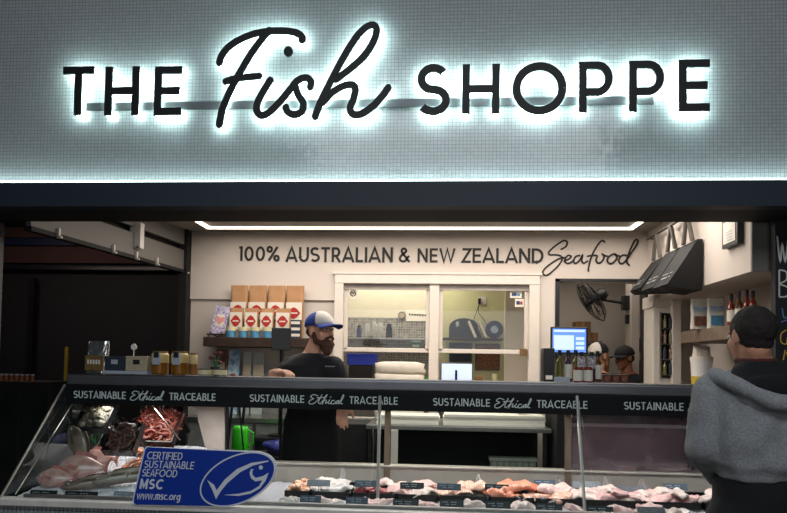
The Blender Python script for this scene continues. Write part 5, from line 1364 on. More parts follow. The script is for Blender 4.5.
t = thing('printer_tower', 'tall black box with a white slot left of the register screen', 'printer', (x, 5.2, zd + .001)); MB().box(-w_ / 2, w_ / 2, -.07, .09, 0, h, .004).build('case', 'black_plastic', t, local=True); MB().box(-w_ * .3, w_ * .3, -.0725, -.0705, h * .22, h * .32).build('slot', 'label_white', t, local=True)
bd = ['amber bottle with plain glass, far left of the sauce group', 'white labelled bottle second from left in the sauce group', 'olive sauce bottle in the middle of the rear sauce row', 'spotted label bottle, left of the two spotted ones', 'spotted label bottle, right of the two spotted ones', 'tall sauce bottle at the right rear of the sauce group']
for k, (px, Y, mm, ll, y0) in enumerate(((559.5, 3.80, 'sauce_olive', 'sauce_olive', 350), (568, 3.80, 'sauce_purple', 'label_white', 350), (575.5, 3.84, 'sauce_olive', 'gold_print', 350), (581.5, 3.74, 'sauce_purple', 'dot_label', 352), (591.5, 3.74, 'sauce_purple', 'dot_label', 352), (597.5, 3.84, 'sauce_amber', 'label_white', 351))):
    c = at(px, 380, Y); bottle(bd[k], (c.x, Y, zk), at(px, y0, Y).z - zk, .0225, mm, ll, 'sauce bottles by the register', lz=(.45, .85) if 'dot' in ll else (.1, .55))
for k, px in enumerate((578, 588)):
    x, w_ = cpos(px - 4.8, px + 4.8, 3.67); h = at(px, 367, 3.67).z - zk
    t = thing('spice_jar', ('small white labelled jar in front, nearer the white card', 'small white labelled jar in front, nearer the brown packs')[k], 'jar', (x, 3.67, zk), 0, 'white labelled jars')
    lathe_part('jar', 'sauce_red', t, [(w_ * .45, 0), (w_ * .48, .004), (w_ * .48, h * .85), (0, h * .85)]); lathe_part('label', 'label_white', t, [(w_ * .49, h * .1), (w_ * .495, h * .11), (w_ * .495, h * .8)]); lathe_part('lid', 'sauce_red', t, [(w_ * .44, h * .85), (w_ * .44, h), (0, h)])
for k, px in enumerate((606.5, 615, 623.5)):
    x, w_ = cpos(px - 4, px + 4, 3.70); h = at(px, 374.5, 3.7).z - zk
    t = thing('seasoning_pack', ('left brown seasoning pack right of the bottles', 'middle brown seasoning pack right of the bottles', 'right brown seasoning pack right of the bottles')[k], 'pack', (x, 3.70, zk), 0, 'brown seasoning packs')
    MB().box(-w_ / 2, w_ / 2, -.02, .02, 0, h, .002).build('pack', M('pack_brown', '#4a2418', .5), t, local=True); MB().box(-w_ * .3, w_ * .3, -.0225, -.0205, h * .2, h * .8).build('label', 'terracotta_print', t, local=True)
x, w_ = cpos(554, 570, 3.60); h = at(562, 378, 3.6).z - zk
t = thing('price_card', 'small pale card leaning in front of the sauce bottles', 'card', (x, 3.60, zk)); MB().box(-w_ / 2, w_ / 2, -.003, 0, 0, max(.03, h), .001).rotate(Matrix.Rotation(R(-10), 3, 'X')).build('card', 'jar_label', t, local=True); MB().box(-w_ * .5, w_ * .5, .0, .015, 0, .003).build('foot', 'jar_label', t, local=True)

# ---- neighbour's dark shop
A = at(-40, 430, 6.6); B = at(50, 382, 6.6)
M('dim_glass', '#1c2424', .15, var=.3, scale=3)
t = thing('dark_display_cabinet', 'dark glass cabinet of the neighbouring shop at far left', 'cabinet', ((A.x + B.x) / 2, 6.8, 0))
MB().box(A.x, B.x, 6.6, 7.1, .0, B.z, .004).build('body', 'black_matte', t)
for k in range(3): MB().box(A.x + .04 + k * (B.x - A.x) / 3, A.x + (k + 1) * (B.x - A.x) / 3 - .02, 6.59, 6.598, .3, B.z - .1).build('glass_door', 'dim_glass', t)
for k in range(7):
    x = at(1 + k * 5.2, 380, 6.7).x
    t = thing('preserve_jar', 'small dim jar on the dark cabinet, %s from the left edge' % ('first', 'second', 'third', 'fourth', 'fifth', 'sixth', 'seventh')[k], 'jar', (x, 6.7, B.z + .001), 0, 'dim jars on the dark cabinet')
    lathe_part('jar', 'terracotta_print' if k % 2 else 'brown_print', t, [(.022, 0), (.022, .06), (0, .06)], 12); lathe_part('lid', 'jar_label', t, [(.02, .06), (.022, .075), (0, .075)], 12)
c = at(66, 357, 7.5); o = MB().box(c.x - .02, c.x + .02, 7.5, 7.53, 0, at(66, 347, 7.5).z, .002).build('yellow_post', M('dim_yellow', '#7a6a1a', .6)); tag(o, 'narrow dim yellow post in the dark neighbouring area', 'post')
# ================================================================ FISH COUNTER
M('fish_pink', '#d6aca4', .3, var=.12, scale=26, coat=.4, col2='#b8857c')
M('fish_silver', '#a89c90', .3, scale=14, coat=.4, col2='#6d6257')
M('fish_brown', '#46342a', .35, scale=10, coat=.4, col2='#9a8878')
M('fin_pink', '#b5706a', .4, var=.2, scale=40)
M('fin_brown', '#5a4a3c', .5, var=.2, scale=40)
M('fillet_white', '#cfaaa4', .35, scale=22, coat=.3, col2='#e4d6d0')
M('fillet_pink', '#cf9494', .35, scale=22, coat=.3, col2='#e4c0bb')
M('tuna_red', '#8a1f28', .35, var=.2, scale=20, coat=.3)
M('squid_white', '#cdc6c4', .3, scale=12, coat=.4, col2='#b8aaa9')
M('scallop_orange', '#d9895a', .35, scale=40, coat=.3, col2='#e9cdb8')
M('prawn_orange', '#c8693f', .35, scale=50, coat=.3, col2='#e0a07c')
M('prawn_brown', '#3f261e', .35, scale=50, coat=.3, col2='#6a4438')
M('cray_red', '#4e170e', .4, scale=50, coat=.3, col2='#84382a')
M('shell_olive', '#2e2a22', .5, scale=60, col2='#655d4c')
M('mussel_dark', '#22232b', .3, scale=30, col2='#4b4a52', coat=.4)
M('tray_black', '#0c0d0f', .35)
M('tag_black', '#101318', .5); M('tag_slate', '#3d4a5c', .5); M('tag_grey', '#7b7f88', .4)
M('tag_writing', '#9aa2ad', .6)
M('garnish', '#3d6a2a', .6, var=.3, scale=30)
M('film', '#d5d3d6', .2, alpha=.4, var=.02)
def salmon(name, c1, c2):
    m = M(name, c1, .35, coat=.3); nt = m.node_tree; N = nt.nodes; L = nt.links
    wv = N.new('ShaderNodeTexWave'); wv.inputs['Scale'].default_value = 26; wv.inputs['Distortion'].default_value = 9; tc = N.new('ShaderNodeTexCoord'); L.new(tc.outputs['Object'], wv.inputs[0])
    cr = N.new('ShaderNodeValToRGB'); cr.color_ramp.elements[0].color = lin(c1); cr.color_ramp.elements[1].color = lin(c2); cr.color_ramp.elements[0].position = .45; L.new(wv.outputs['Fac'], cr.inputs[0])
    L.new(cr.outputs[0], N['Principled BSDF'].inputs['Base Color'])
salmon('salmon_orange', '#dd7352', '#e6a081'); salmon('salmon_pale', '#df9c84', '#ecc9b8')
ice = bpy.data.materials.new('ice'); ice.use_nodes = True; N = ice.node_tree.nodes; L = ice.node_tree.links; b_ = N['Principled BSDF']
b_.inputs['Base Color'].default_value = lin('#e6e3ec'); b_.inputs['Roughness'].default_value = .35
vo = N.new('ShaderNodeTexVoronoi'); vo.inputs['Scale'].default_value = 90; tc = N.new('ShaderNodeTexCoord'); L.new(tc.outputs['Object'], vo.inputs['Vector']); bp = N.new('ShaderNodeBump'); bp.inputs['Strength'].default_value = .7; bp.inputs['Distance'].default_value = .01; L.new(vo.outputs['Distance'], bp.inputs['Height']); L.new(bp.outputs[0], b_.inputs['Normal'])
MATS['ice'] = ice

zb_ed = zbed + .001
# crushed ice heap in the left bay
xi0, xi1 = XL + .03, at(212, 470, 3.8).x
def ice_z(x, y):
    f = (y - 3.045) / .78; e = min(1, (x - xi0) / .12, (xi1 - x) / .05)
    return zbed + .035 + max(0, min(1, f)) * .17 * (.5 + .5 * max(0, e)) + .012 * noise.noise(Vector((x * 9, y * 9, 0)))
mb = MB(); nx, ny = 90, 50
G_ = [[mb.bm.verts.new((xi0 + (xi1 - xi0) * i / nx, 3.045 + .78 * j / ny, ice_z(xi0 + (xi1 - xi0) * i / nx, 3.045 + .78 * j / ny) + random.uniform(0, .006))) for j in range(ny + 1)] for i in range(nx + 1)]
for i in range(nx):
    for j in range(ny): mb.bm.faces.new((G_[i][j], G_[i + 1][j], G_[i + 1][j + 1], G_[i][j + 1]))
rim = [G_[i][0] for i in range(nx + 1)] + [G_[nx][j] for j in range(1, ny + 1)] + [G_[i][ny] for i in range(nx - 1, -1, -1)] + [G_[0][j] for j in range(ny - 1, 0, -1)]
low = [mb.bm.verts.new((v.co.x, v.co.y, zb_ed)) for v in rim]
for i in range(len(rim)): mb.bm.faces.new((rim[i], rim[(i + 1) % len(rim)], low[(i + 1) % len(low)], low[i]))
mb.bm.faces.new(low)
o = mb.build('crushed_ice', 'ice'); tag(o, 'bed of crushed ice under the whole fish in the left bay', 'ice', kind='stuff')
# thin frost layer elsewhere
mb = MB(); X1i = XR - .02; nx, ny = 160, 30
G_ = [[mb.bm.verts.new((xi1 + .01 + (X1i - xi1) * i / nx, 3.045 + .79 * j / ny, zbed + .004 + random.uniform(0, .008))) for j in range(ny + 1)] for i in range(nx + 1)]
for i in range(nx):
    for j in range(ny): mb.bm.faces.new((G_[i][j], G_[i + 1][j], G_[i + 1][j + 1], G_[i][j + 1]))
bmesh.ops.solidify(mb.bm, geom=mb.bm.faces[:], thickness=.002)
o = mb.build('crushed_ice', 'ice'); tag(o, 'thin ice layer beneath the black seafood trays', 'ice', kind='stuff')

def whole_fish(label, loc, L_, H_, rz, bm_, fm_, group=None, roll=0.0, pitch=0.0, thick=.5, mat=None):
    """fish lying on its side: length along local X, height across Y"""
    t = thing('whole_fish', label, 'fish', loc, rz, group)
    if roll or pitch: t.rotation_euler = (roll, pitch, rz)
    if mat is not None: t.rotation_euler = mat.to_euler()
    mb = MB(); rings = []; n = 16
    prof = [(0, .02), (.03, .16), (.1, .30), (.2, .42), (.33, .5), (.48, .47), (.62, .36), (.74, .22), (.83, .12), (.88, .10), (.90, .12)]
    for f, h in prof:
        ring = []
        for k in range(n):
            a = 2 * PI * k / n; ring.append(mb.bm.verts.new((f * L_, h * H_ * math.cos(a), thick * h * H_ * (.9 if f < .8 else .5) * math.sin(a) + H_ * thick * .42)))
        rings.append(ring)
    for A, B in zip(rings, rings[1:]):
        for k in range(n): mb.bm.faces.new((A[k], A[(k + 1) % n], B[(k + 1) % n], B[k]))
    mb.bm.faces.new(rings[0][::-1]); mb.bm.faces.new(rings[-1])
    mb.build('body', bm_, t, smooth=True, local=True)
    zz = H_ * thick * .42
    TF_ = lambda u, v, q: Vector((u, v, zz + q - .002))
    MB().poly([(.87 * L_, -.1 * H_), (1.0 * L_, -.42 * H_), (.95 * L_, 0), (1.0 * L_, .42 * H_), (.87 * L_, .1 * H_)], TF_, .004).build('tail_fin', fm_, t, local=True)
    MB().poly([(.25 * L_, .42 * H_), (.32 * L_, .66 * H_), (.5 * L_, .62 * H_), (.72 * L_, .4 * H_), (.72 * L_, .2 * H_), (.4 * L_, .4 * H_)], TF_, .004).build('dorsal_fin', fm_, t, local=True)
    MB().poly([(.55 * L_, -.38 * H_), (.6 * L_, -.56 * H_), (.72 * L_, -.4 * H_), (.7 * L_, -.2 * H_)], TF_, .004).build('anal_fin', fm_, t, local=True)
    MB().poly([(.24 * L_, -.08 * H_), (.4 * L_, -.2 * H_), (.42 * L_, -.06 * H_), (.27 * L_, .02 * H_)], lambda u, v, q: Vector((u, v, zz + thick * H_ * .45 + q)), .003).build('side_fin', fm_, t, local=True)
    MB().ell((.1 * L_, .06 * H_, zz + thick * H_ * .26), (.032 * H_ + .003, .032 * H_ + .003, .006), None, 12, 8).build('eye', 'eye_white', t, smooth=True, local=True)
    MB().ell((.1 * L_, .06 * H_, zz + thick * H_ * .26 + .004), (.016 * H_ + .002, .016 * H_ + .002, .004), None, 10, 6).build('pupil', 'eye_dark', t, smooth=True, local=True)
    MB().tube(spline([(.19 * L_, .3 * H_, zz + .30 * H_ * thick), (.225 * L_, .05 * H_, zz + .43 * H_ * thick), (.19 * L_, -.26 * H_, zz + .32 * H_ * thick)], 5), .0018, 5).build('gill_line', fm_, t, local=True)
    return t
def on_ice(px, py, Y, up=.0): 
    p = at(px, py, Y); return (p.x, Y, ice_z(p.x, Y) + .002 + up)
whole_fish('small pink snapper at the left front of the ice, nearest the black tag', on_ice(38, 483, 3.20, .040), .20, .105, R(10), 'fish_pink', 'fin_pink', 'pink snappers on ice', roll=R(58))
whole_fish('largest pink snapper in the middle of the ice, fat rounded body', on_ice(58, 481, 3.30, .055), .27, .145, R(12), 'fish_pink', 'fin_pink', 'pink snappers on ice', roll=R(58))
whole_fish('pink snapper lying behind the largest one on the ice', on_ice(78, 465, 3.44, .05), .24, .12, R(4), 'fish_pink', 'fin_pink', 'pink snappers on ice', roll=R(50))
whole_fish('long brown flathead with its nose at the front of the ice', on_ice(60, 489, 3.11, .012), .42, .075, R(30), 'fish_brown', 'fin_brown', 'long slender fish on ice', roll=R(40), pitch=R(-8), thick=.8)
whole_fish('long silvery fish lying behind the flathead and beside the blue sign', on_ice(90, 482, 3.16, .02), .40, .085, R(32), 'fish_silver', 'fin_brown', 'long slender fish on ice', roll=R(40), pitch=R(-9), thick=.8)
whole_fish('pale silvery fish half behind the left edge of the blue sign', on_ice(112, 478, 3.2, .02), .36, .08, R(34), 'fish_silver', 'fin_brown', 'long slender fish on ice', roll=R(40), pitch=R(-9), thick=.8)
p = on_ice(66, 452, 3.56)
whole_fish('big dark brown fish lying steeply at the back left of the ice', tuple(at(73, 426, 3.42)), .27, .11, 0, 'fish_brown', 'fin_brown', thick=.45, mat=Matrix(((.56, .80, -.2), (-.25, -.06, -.97), (-.79, .60, .17))).to_3x3())

# small creatures
def proto(name, mb, m, smooth=True):
    return mb.build(name, m, None, smooth=smooth, local=True)
def prawn_mb(s=1.0):
    mb = MB(); pts = [(.028 * math.cos(a) * s, .028 * math.sin(a) * s, .008 * s) for a in [R(200 - 25 * i) for i in range(9)]]
    mb.tube(pts, .0095 * s, 8, r1=.004 * s)
    e = pts[-1]; mb.poly([(e[0], e[1]), (e[0] + .012 * s, e[1] - .006 * s), (e[0] + .016 * s, e[1]), (e[0] + .012 * s, e[1] + .006 * s)], lambda u, v, q: Vector((u, v, .006 * s + q)), .002 * s)
    for i in range(4):
        a = R(190 - 25 * i); mb.tube([(.02 * math.cos(a) * s, .02 * math.sin(a) * s, .006 * s), (.008 * math.cos(a) * s, .008 * math.sin(a) * s, .001 * s)], .0014 * s, 4)
    a = R(200); h = (pts[0][0], pts[0][1], .010 * s)
    mb.tube([h, (h[0] + .004 * s, h[1] - .02 * s, .016 * s), (h[0] + .03 * s, h[1] - .035 * s, .018 * s)], .0009 * s, 4)
    return mb
def shell_mb(s=1.0):
    mb = MB(); mb.lathe([(0, 0), (.02 * s, .001), (.0225 * s, .005 * s), (.017 * s, .011 * s), (.008 * s, .014 * s), (0, .015 * s)], n=14)
    for v in mb.bm.verts: v.co.x *= 1.35; v.co.z += .002 * s * math.sin(14 * math.atan2(v.co.y, v.co.x))
    return mb
def mussel_mb(s=1.0):
    mb = MB().ell((0, 0, .010 * s), (.03 * s, .014 * s, .010 * s), None, 14, 8)
    for v in mb.bm.verts: v.co.y *= 1 - .35 * v.co.x / (.03 * s); 
    return mb
def chunk_mb(s=1.0):
    return MB().lathe([(0, 0), (.013 * s, .002), (.016 * s, .009 * s), (.012 * s, .018 * s), (0, .020 * s)], n=12).noise(.003, 60, 2)
def ring_mb(s=1.0):
    return MB().tube([(.017 * s * math.cos(a), .014 * s * math.sin(a), .006) for a in [2 * PI * i / 16 for i in range(16)]], .0055 * s, 8, closed=True)
PR = {}
def scatter(key, name, mk, m, label, cat, group, spots):
    """one object per creature; the first is the one built, the rest are copies sharing its mesh"""
    me = None
    for i, (loc, rot, sc) in enumerate(spots):
        if me is None:
            o = proto(name, mk(), m); me = o.data
        else:
            o = first.copy(); col.objects.link(o)
        if i == 0: first = o
        o.location = loc; o.rotation_euler = rot; o.scale = (sc, sc, sc)
        tag(o, label, cat, group)
def tray(label, x0, x1, y0, y1, z, h=.03, tilt=0.0, group='black seafood trays'):
    cx, cy = (x0 + x1) / 2, (y0 + y1) / 2; a, b = (x1 - x0) / 2, (y1 - y0) / 2
    t = thing('seafood_tray', label, 'tray', (cx, cy, z), 0, group); t.rotation_euler = (tilt, 0, 0)
    MB().box(-a, a, -b, b, 0, .004).build('base', 'tray_black', t, local=True)
    MB().box(-a, a, -b, -b + .004, .004, h).box(-a, a, b - .004, b, .004, h).box(-a, -a + .004, -b, b, .004, h).box(a - .004, a, -b, b, .004, h).build('rim', 'tray_black', t, local=True)
    return t
# three tilted trays at the back of the left bay
def tilted(label, px0, px1, y0, y1, Yt, Yb, items):
    A = at(px0, y1, Yb); B = at(px1, y0, Yt); dz = B.z - A.z; L_ = math.hypot(dz, Yt - Yb); tl = math.atan2(dz, Yt - Yb)
    x0, x1 = A.x, B.x; cx = (x0 + x1) / 2
    t = thing('seafood_tray', label, 'tray', (cx, (Yb + Yt) / 2, (A.z + B.z) / 2), 0, 'tilted trays at the back'); t.rotation_euler = (tl, 0, 0)
    a, b = (x1 - x0) / 2, L_ / 2
    MB().box(-a, a, -b, b, -.006, 0).build('base', 'tray_black', t, local=True)
    MB().box(-a, a, -b, -b + .006, 0, .05).box(-a, a, b - .006, b, 0, .03).box(-a, -a + .006, -b, b, 0, .045).box(a - .006, a, -b, b, 0, .045).build('rim', 'tray_black', t, local=True)
    MB().box(-a + .03, -a + .05, b - .05, b - .03, -.2, -.007).box(a - .05, a - .03, b - .05, b - .03, -.2, -.007).build('stand', 'tray_black', t, local=True)
    Mx = wm(t); rot = Mx.to_euler()
    for key, name, mk, m, lb, cat, grp, cnt, lift in items:
        sp = []
        cols = max(1, int(math.sqrt(cnt * a / b))); rows = -(-cnt // cols)
        for i in range(cnt):
            u = -a + .03 + (2 * a - .06) * ((i % cols) + random.uniform(.2, .8)) / cols; v = -b + .03 + (2 * b - .06) * ((i // cols) + random.uniform(.2, .8)) / rows
            p = Mx @ Vector((u, v, lift + random.uniform(0, .018)))
            q = (Mx.to_3x3() @ Euler((random.uniform(-.5, .5), random.uniform(-.5, .5), random.uniform(0, 6.28))).to_matrix()).to_euler()
            sp.append((p, q, random.uniform(.85, 1.2)))
        scatter(key, name, mk, m, lb, cat, grp, sp)
tilted('tilted tray of olive brown oyster shells at the back left of the case', 75, 120, 405, 433, 3.66, 3.52, [
    ('oy', 'oyster_shell', lambda: shell_mb(1.25), 'shell_olive', 'olive brown oyster shell heaped in the tilted back left tray', 'shellfish', 'oysters in the tilted tray', 60, .002),
    ('oy2', 'oyster_shell', lambda: shell_mb(1.2), 'shell_olive', 'olive brown oyster shell heaped in the tilted back left tray', 'shellfish', 'oysters in the tilted tray', 30, .02)])
tilted('tilted tray of red brown crayfish prawns at the back right of the bay', 130, 188, 407, 446, 3.84, 3.64, [
    ('cr', 'red_prawn', lambda: prawn_mb(1.35), 'cray_red', 'red brown prawn in the tilted tray left of the white divider', 'prawn', 'red prawns in the tilted tray', 55, .003),
    ('cr2', 'red_prawn', lambda: prawn_mb(1.3), 'cray_red', 'red brown prawn in the tilted tray left of the white divider', 'prawn', 'red prawns in the tilted tray', 30, .02)])
tilted('tilted tray of dark brown prawns between the oysters and the red prawns', 104, 146, 426, 455, 3.46, 3.34, [
    ('mu', 'dark_mussel', lambda: mussel_mb(1.1), 'mussel_dark', 'dark mussel in the tilted tray between oysters and red prawns', 'mussel', 'mussels in the middle tilted tray', 24, .002),
    ('br', 'brown_prawn', lambda: prawn_mb(1.2), 'prawn_brown', 'dark brown prawn in the middle tilted tray', 'prawn', 'brown prawns in the middle tilted tray', 40, .012)])
# heap of cooked orange prawns
sp = []
for i in range(46):
    p = at(random.uniform(142, 206), 455, 3.60); y = random.uniform(3.46, 3.62)
    x = p.x; sp.append(((x, y, ice_z(x, y) + .004 + random.uniform(0, .035) * (1 - abs(y - 3.54) / .09 * .6)), (random.uniform(-.5, .5), random.uniform(-.5, .5), random.uniform(0, 6.28)), random.uniform(1.1, 1.5)))
scatter('or', 'cooked_prawn', lambda: prawn_mb(1.1), 'prawn_orange', 'cooked orange prawn in the heap on ice just above the blue sign', 'prawn', 'orange prawns heaped on ice', sp)
# slanting chrome struts in the left bay
for k, (p0_, p1_, lb) in enumerate((((118, 405, 3.70), (92, 455, 3.56), 'thin chrome strut slanting in front of the oysters'), ((152, 405, 3.60), (180, 440, 3.5), 'thin chrome strut slanting in front of the red prawns'))):
    A, B = at(*p0_), at(*p1_)
    o = MB().tube([A, B], .0035, 6).build('chrome_strut', 'steel'); tag(o, lb, 'strut')

# fillets
def fillet_mb(L_, W_, H_, seed=0):
    mb = MB(); n = 26; rings = []
    for i in range(23):
        f = i / 22; s_ = math.sin(PI * min(1, f * 1.02 + .02)) ** .45 * (1 - .35 * f); ring = []
        for k in range(n):
            a = 2 * PI * k / n; ca, sa = math.cos(a), math.sin(a)
            z = H_ * .5 * s_ * (sa if sa > 0 else sa * .35) + H_ * .175
            ring.append(mb.bm.verts.new(((f - .5) * L_, W_ / 2 * s_ * ca, z)))
        rings.append(ring)
    for A, B in zip(rings, rings[1:]):
        for k in range(n): mb.bm.faces.new((A[k], A[(k + 1) % n], B[(k + 1) % n], B[k]))
    mb.bm.faces.new(rings[0][::-1]); mb.bm.faces.new(rings[-1])
    for v in mb.bm.verts:
        q = v.co * 18 + Vector((seed * 3.1, 0, 0)); v.co += Vector((noise.noise(q) * .016, noise.noise(q + Vector((9, 9, 9))) * .016, noise.noise(q * 1.6 + Vector((4, 0, 1))) * .016 + noise.noise(q * 4) * .004))
        v.co.z += .010 * math.sin(v.co.x * 28 + seed)
    return mb
def fillet(label, px, Y, L_, W_, H_, m, rz, dz=0.0, group=None, name='fish_fillet', cat='fillet', seed=0, tilt=.12):
    p = at(px, 490, Y)
    o = fillet_mb(L_, W_, H_, seed + px).build(name, m, None, smooth=True, local=True)
    o.location = (p.x, Y, zbed + .028 + dz); o.rotation_euler = (tilt, 0, rz); tag(o, label, cat, group); return o
def price_tag(label, p0_, p1_, Y, m, dz=.035, lean=-.45, rz=0.0):
    A = at(p0_, 485, Y); B = at(p1_, 485, Y); w_ = B.x - A.x; h = .036
    t = thing('price_tag', label, 'price tag', ((A.x + B.x) / 2, Y, zbed + .01), rz, 'price tags among the seafood')
    Q = Matrix.Rotation(lean, 3, 'X')
    pl = MB().box(-w_ / 2, w_ / 2, 0, .003, dz, dz + h, .001).rotate(Q, (0, 0, dz)).build('plate', m, t, local=True)
    mb = MB()
    for r_, (f0, f1) in enumerate(((.1, .82), (.25, .7))):
        n = int(6 + 2 * (r_ == 0))
        for i in range(n):
            if (i + r_) % 4 == 3: continue
            u0 = -w_ / 2 + w_ * (f0 + (f1 - f0) * i / n); mb.box(u0, u0 + w_ * (f1 - f0) / n * .7, -.0012, -.0002, dz + h * (.62 - r_ * .3), dz + h * (.72 - r_ * .3))
    mb.rotate(Q, (0, 0, dz)).build('writing', 'tag_writing', pl, local=True)
    MB().tube([(0, .004, 0), (0, .004, dz + .006)], .002, 5).box(-.012, .012, -.006, .012, 0, .003).build('stake', 'tag_grey', t, local=True)
def film(label, px, Y, w_, h, rz, seed):
    p = at(px, 480, Y); mb = MB(); n = 6
    V = [[mb.bm.verts.new((w_ * (i / n - .5) * (1 - j / n * .85), .02 * noise.noise(Vector((i * .9, j * .9, seed))) + .01 * j / n, h * j / n)) for i in range(n + 1)] for j in range(n + 1)]
    for j in range(n):
        for i in range(n): mb.bm.faces.new((V[j][i], V[j][i + 1], V[j + 1][i + 1], V[j + 1][i]))
    bmesh.ops.solidify(mb.bm, geom=mb.bm.faces[:], thickness=.001)
    o = mb.build('plastic_film', 'film', None, smooth=True, local=True); o.location = (p.x, Y, zbed + .03); o.rotation_euler = (0, 0, rz); tag(o, label, 'plastic sheet')
YBk = 3.53
rows = [(291, 315, 'scallops'), (317, 354, 'squid'), (356, 397, 'red tuna'), (399, 438, 'pink fillets'), (440, 485, 'pale salmon'), (488, 530, 'deep orange salmon'), (532, 578, 'mixed shellfish and fillets'), (580, 634, 'white fillets beside the case post'), (637, 690, 'pink fillets beside the customer'), (693, 745, 'white fillets in front of the customer')]
for p0_, p1_, nm in rows:
    tray('black tray holding the %s in the back row' % nm, at(p0_, 485, YBk).x, at(p1_, 485, YBk).x, 3.38, 3.68, zbed + .013, .035)
F_ = 'fillets in the back row of the counter'
sp = []
for i in range(42):
    x = at(random.uniform(294, 312), 485, YBk).x; sp.append(((x, random.uniform(3.41, 3.65), zbed + .02 + random.uniform(0, .03)), (random.uniform(-.3, .3), random.uniform(-.3, .3), random.uniform(0, 6)), random.uniform(.8, 1.15)))
scatter('sc', 'scallop', lambda: chunk_mb(1.15), 'scallop_orange', 'orange and white scallop in the tray just right of the blue sign', 'scallop', 'scallops in the black tray', sp)
for k, (px, Y, L_, W_, rz, dz, lb) in enumerate(((325, 3.50, .17, .10, .3, .0, 'left folded white squid tube in the squid tray'), (337, 3.46, .18, .11, -.2, .012, 'middle white squid tube, nearest the glass'), (347, 3.54, .15, .10, .5, .004, 'right white squid tube beside the tuna tray'), (334, 3.60, .20, .10, .1, .02, 'rear white squid tube against the back rail'))):
    fillet(lb, px, Y, L_, W_, .06, 'squid_white', rz, dz, 'squid tubes', 'squid_tube', 'squid', k)
for k, (px, Y, L_, W_, rz, dz, m, lb) in enumerate(((366, 3.47, .12, .07, .2, .0, 'tuna_red', 'dark red tuna piece at the left of its tray'), (377, 3.45, .11, .06, -.3, .004, 'tuna_red', 'dark red tuna piece in the middle of its tray'), (387, 3.48, .10, .06, .5, .0, 'tuna_red', 'dark red tuna piece beside the chrome post'), (372, 3.58, .16, .09, .1, .018, 'fillet_pink', 'pale pink fillet lying behind the red tuna'), (388, 3.58, .14, .09, -.2, .022, 'fillet_white', 'pale fillet at the rear right of the tuna tray'))):
    fillet(lb, px, Y, L_, W_, .05, m, rz, dz, F_, 'tuna_piece' if m == 'tuna_red' else 'fish_fillet', 'tuna' if m == 'tuna_red' else 'fillet', k)
def bunch(p0_, p1_, m, n, what, L0=.21, W0=.12, H0=.05):
    for k in range(n):
        f = (k + .5) / n; Y = (3.46, 3.58, 3.5)[k % 3]
        pos = ('leftmost', 'second', 'third', 'fourth', 'fifth', 'sixth', 'seventh')[k] if k < n - 1 else 'rightmost'
        fillet('%s, %s in its tray' % (what, pos), p0_ + (p1_ - p0_) * f, Y, L0, W0, H0, m if isinstance(m, str) else m[k % len(m)], random.uniform(-.5, .5) + (.8 if k % 2 else 0), .008 + .012 * (k % 3), F_, seed=k)
bunch(402, 436, ('fillet_pink', 'fillet_white'), 5, 'pink white fillet between tuna and salmon')
bunch(446, 482, 'salmon_pale', 3, 'pale orange salmon fillet with striped flesh', .24, .10, .055)
bunch(494, 526, 'salmon_orange', 3, 'deep orange salmon fillet with striped flesh', .26, .13, .075)
bunch(536, 575, ('salmon_pale', 'fillet_white', 'fillet_pink'), 5, 'mixed pale fillet right of the deep orange salmon')
bunch(584, 632, ('fillet_white', 'fillet_pink'), 7, 'white fillet just right of the slim white post')
bunch(641, 688, ('fillet_pink', 'fillet_pink', 'fillet_white'), 7, 'soft pink fillet left of the customer')
bunch(697, 740, 'fillet_white', 3, 'white fillet hidden partly by the customer')
# front row
G2 = 'pieces in the front row of the counter'
sp = []
for i in range(9):
    x = at(random.uniform(281, 298), 495, 3.2).x; sp.append(((x, random.uniform(3.12, 3.28), zbed + .016 + random.uniform(0, .02)), (random.uniform(-.6, .6), random.uniform(-.6, .6), random.uniform(0, 6)), random.uniform(.9, 1.3)))
scatter('rg', 'squid_ring', lambda: ring_mb(1.3), 'squid_white', 'white squid ring at the front beside the blue sign', 'squid ring', 'squid rings at the front', sp)
for k, (px, L_, W_, m, rz, lb) in enumerate(((330, .15, .09, 'fillet_white', .1, 'white fillet in front of the squid tray'), (380, .17, .10, 'fillet_pink', -.2, 'pink fillet at the foot of the left chrome post'), (428, .13, .08, 'fillet_pink', .4, 'small pink fillet in front of the pink fillet tray'), (475, .13, .09, 'fillet_white', .2, 'white pink fillet in front of the pale salmon'), (524, .16, .10, 'fillet_white', -.1, 'white fillet with mussels in front of deep orange salmon'), (575, .12, .10, 'fillet_pink', .5, 'pink fillet at the foot of the right slim post'), (625, .16, .11, 'fillet_pink', .2, 'pink fillet in front row below the white fillets'), (676, .16, .11, 'fillet_white', -.3, 'pale fillet in front row next to the customer'), (650, .14, .10, 'fillet_pink', .1, 'soft pink fillet behind the grey front tag'))):
    fillet(lb, px, 3.20 if k != 8 else 3.3, L_, W_, .05, m, rz, .0, G2, seed=k + 20)
sp = []
for i in range(9):
    x = at(random.uniform(512, 560), 490, 3.3).x; sp.append(((x, random.uniform(3.26, 3.36), zbed + .045), (random.uniform(-.4, .4), random.uniform(-.4, .4), random.uniform(0, 6)), random.uniform(.5, .8)))
scatter('sm', 'dark_mussel', lambda: mussel_mb(1.0), 'mussel_dark', 'small dark mussel scattered on the white fillets by the orange salmon', 'mussel', 'mussels scattered at the front', sp)
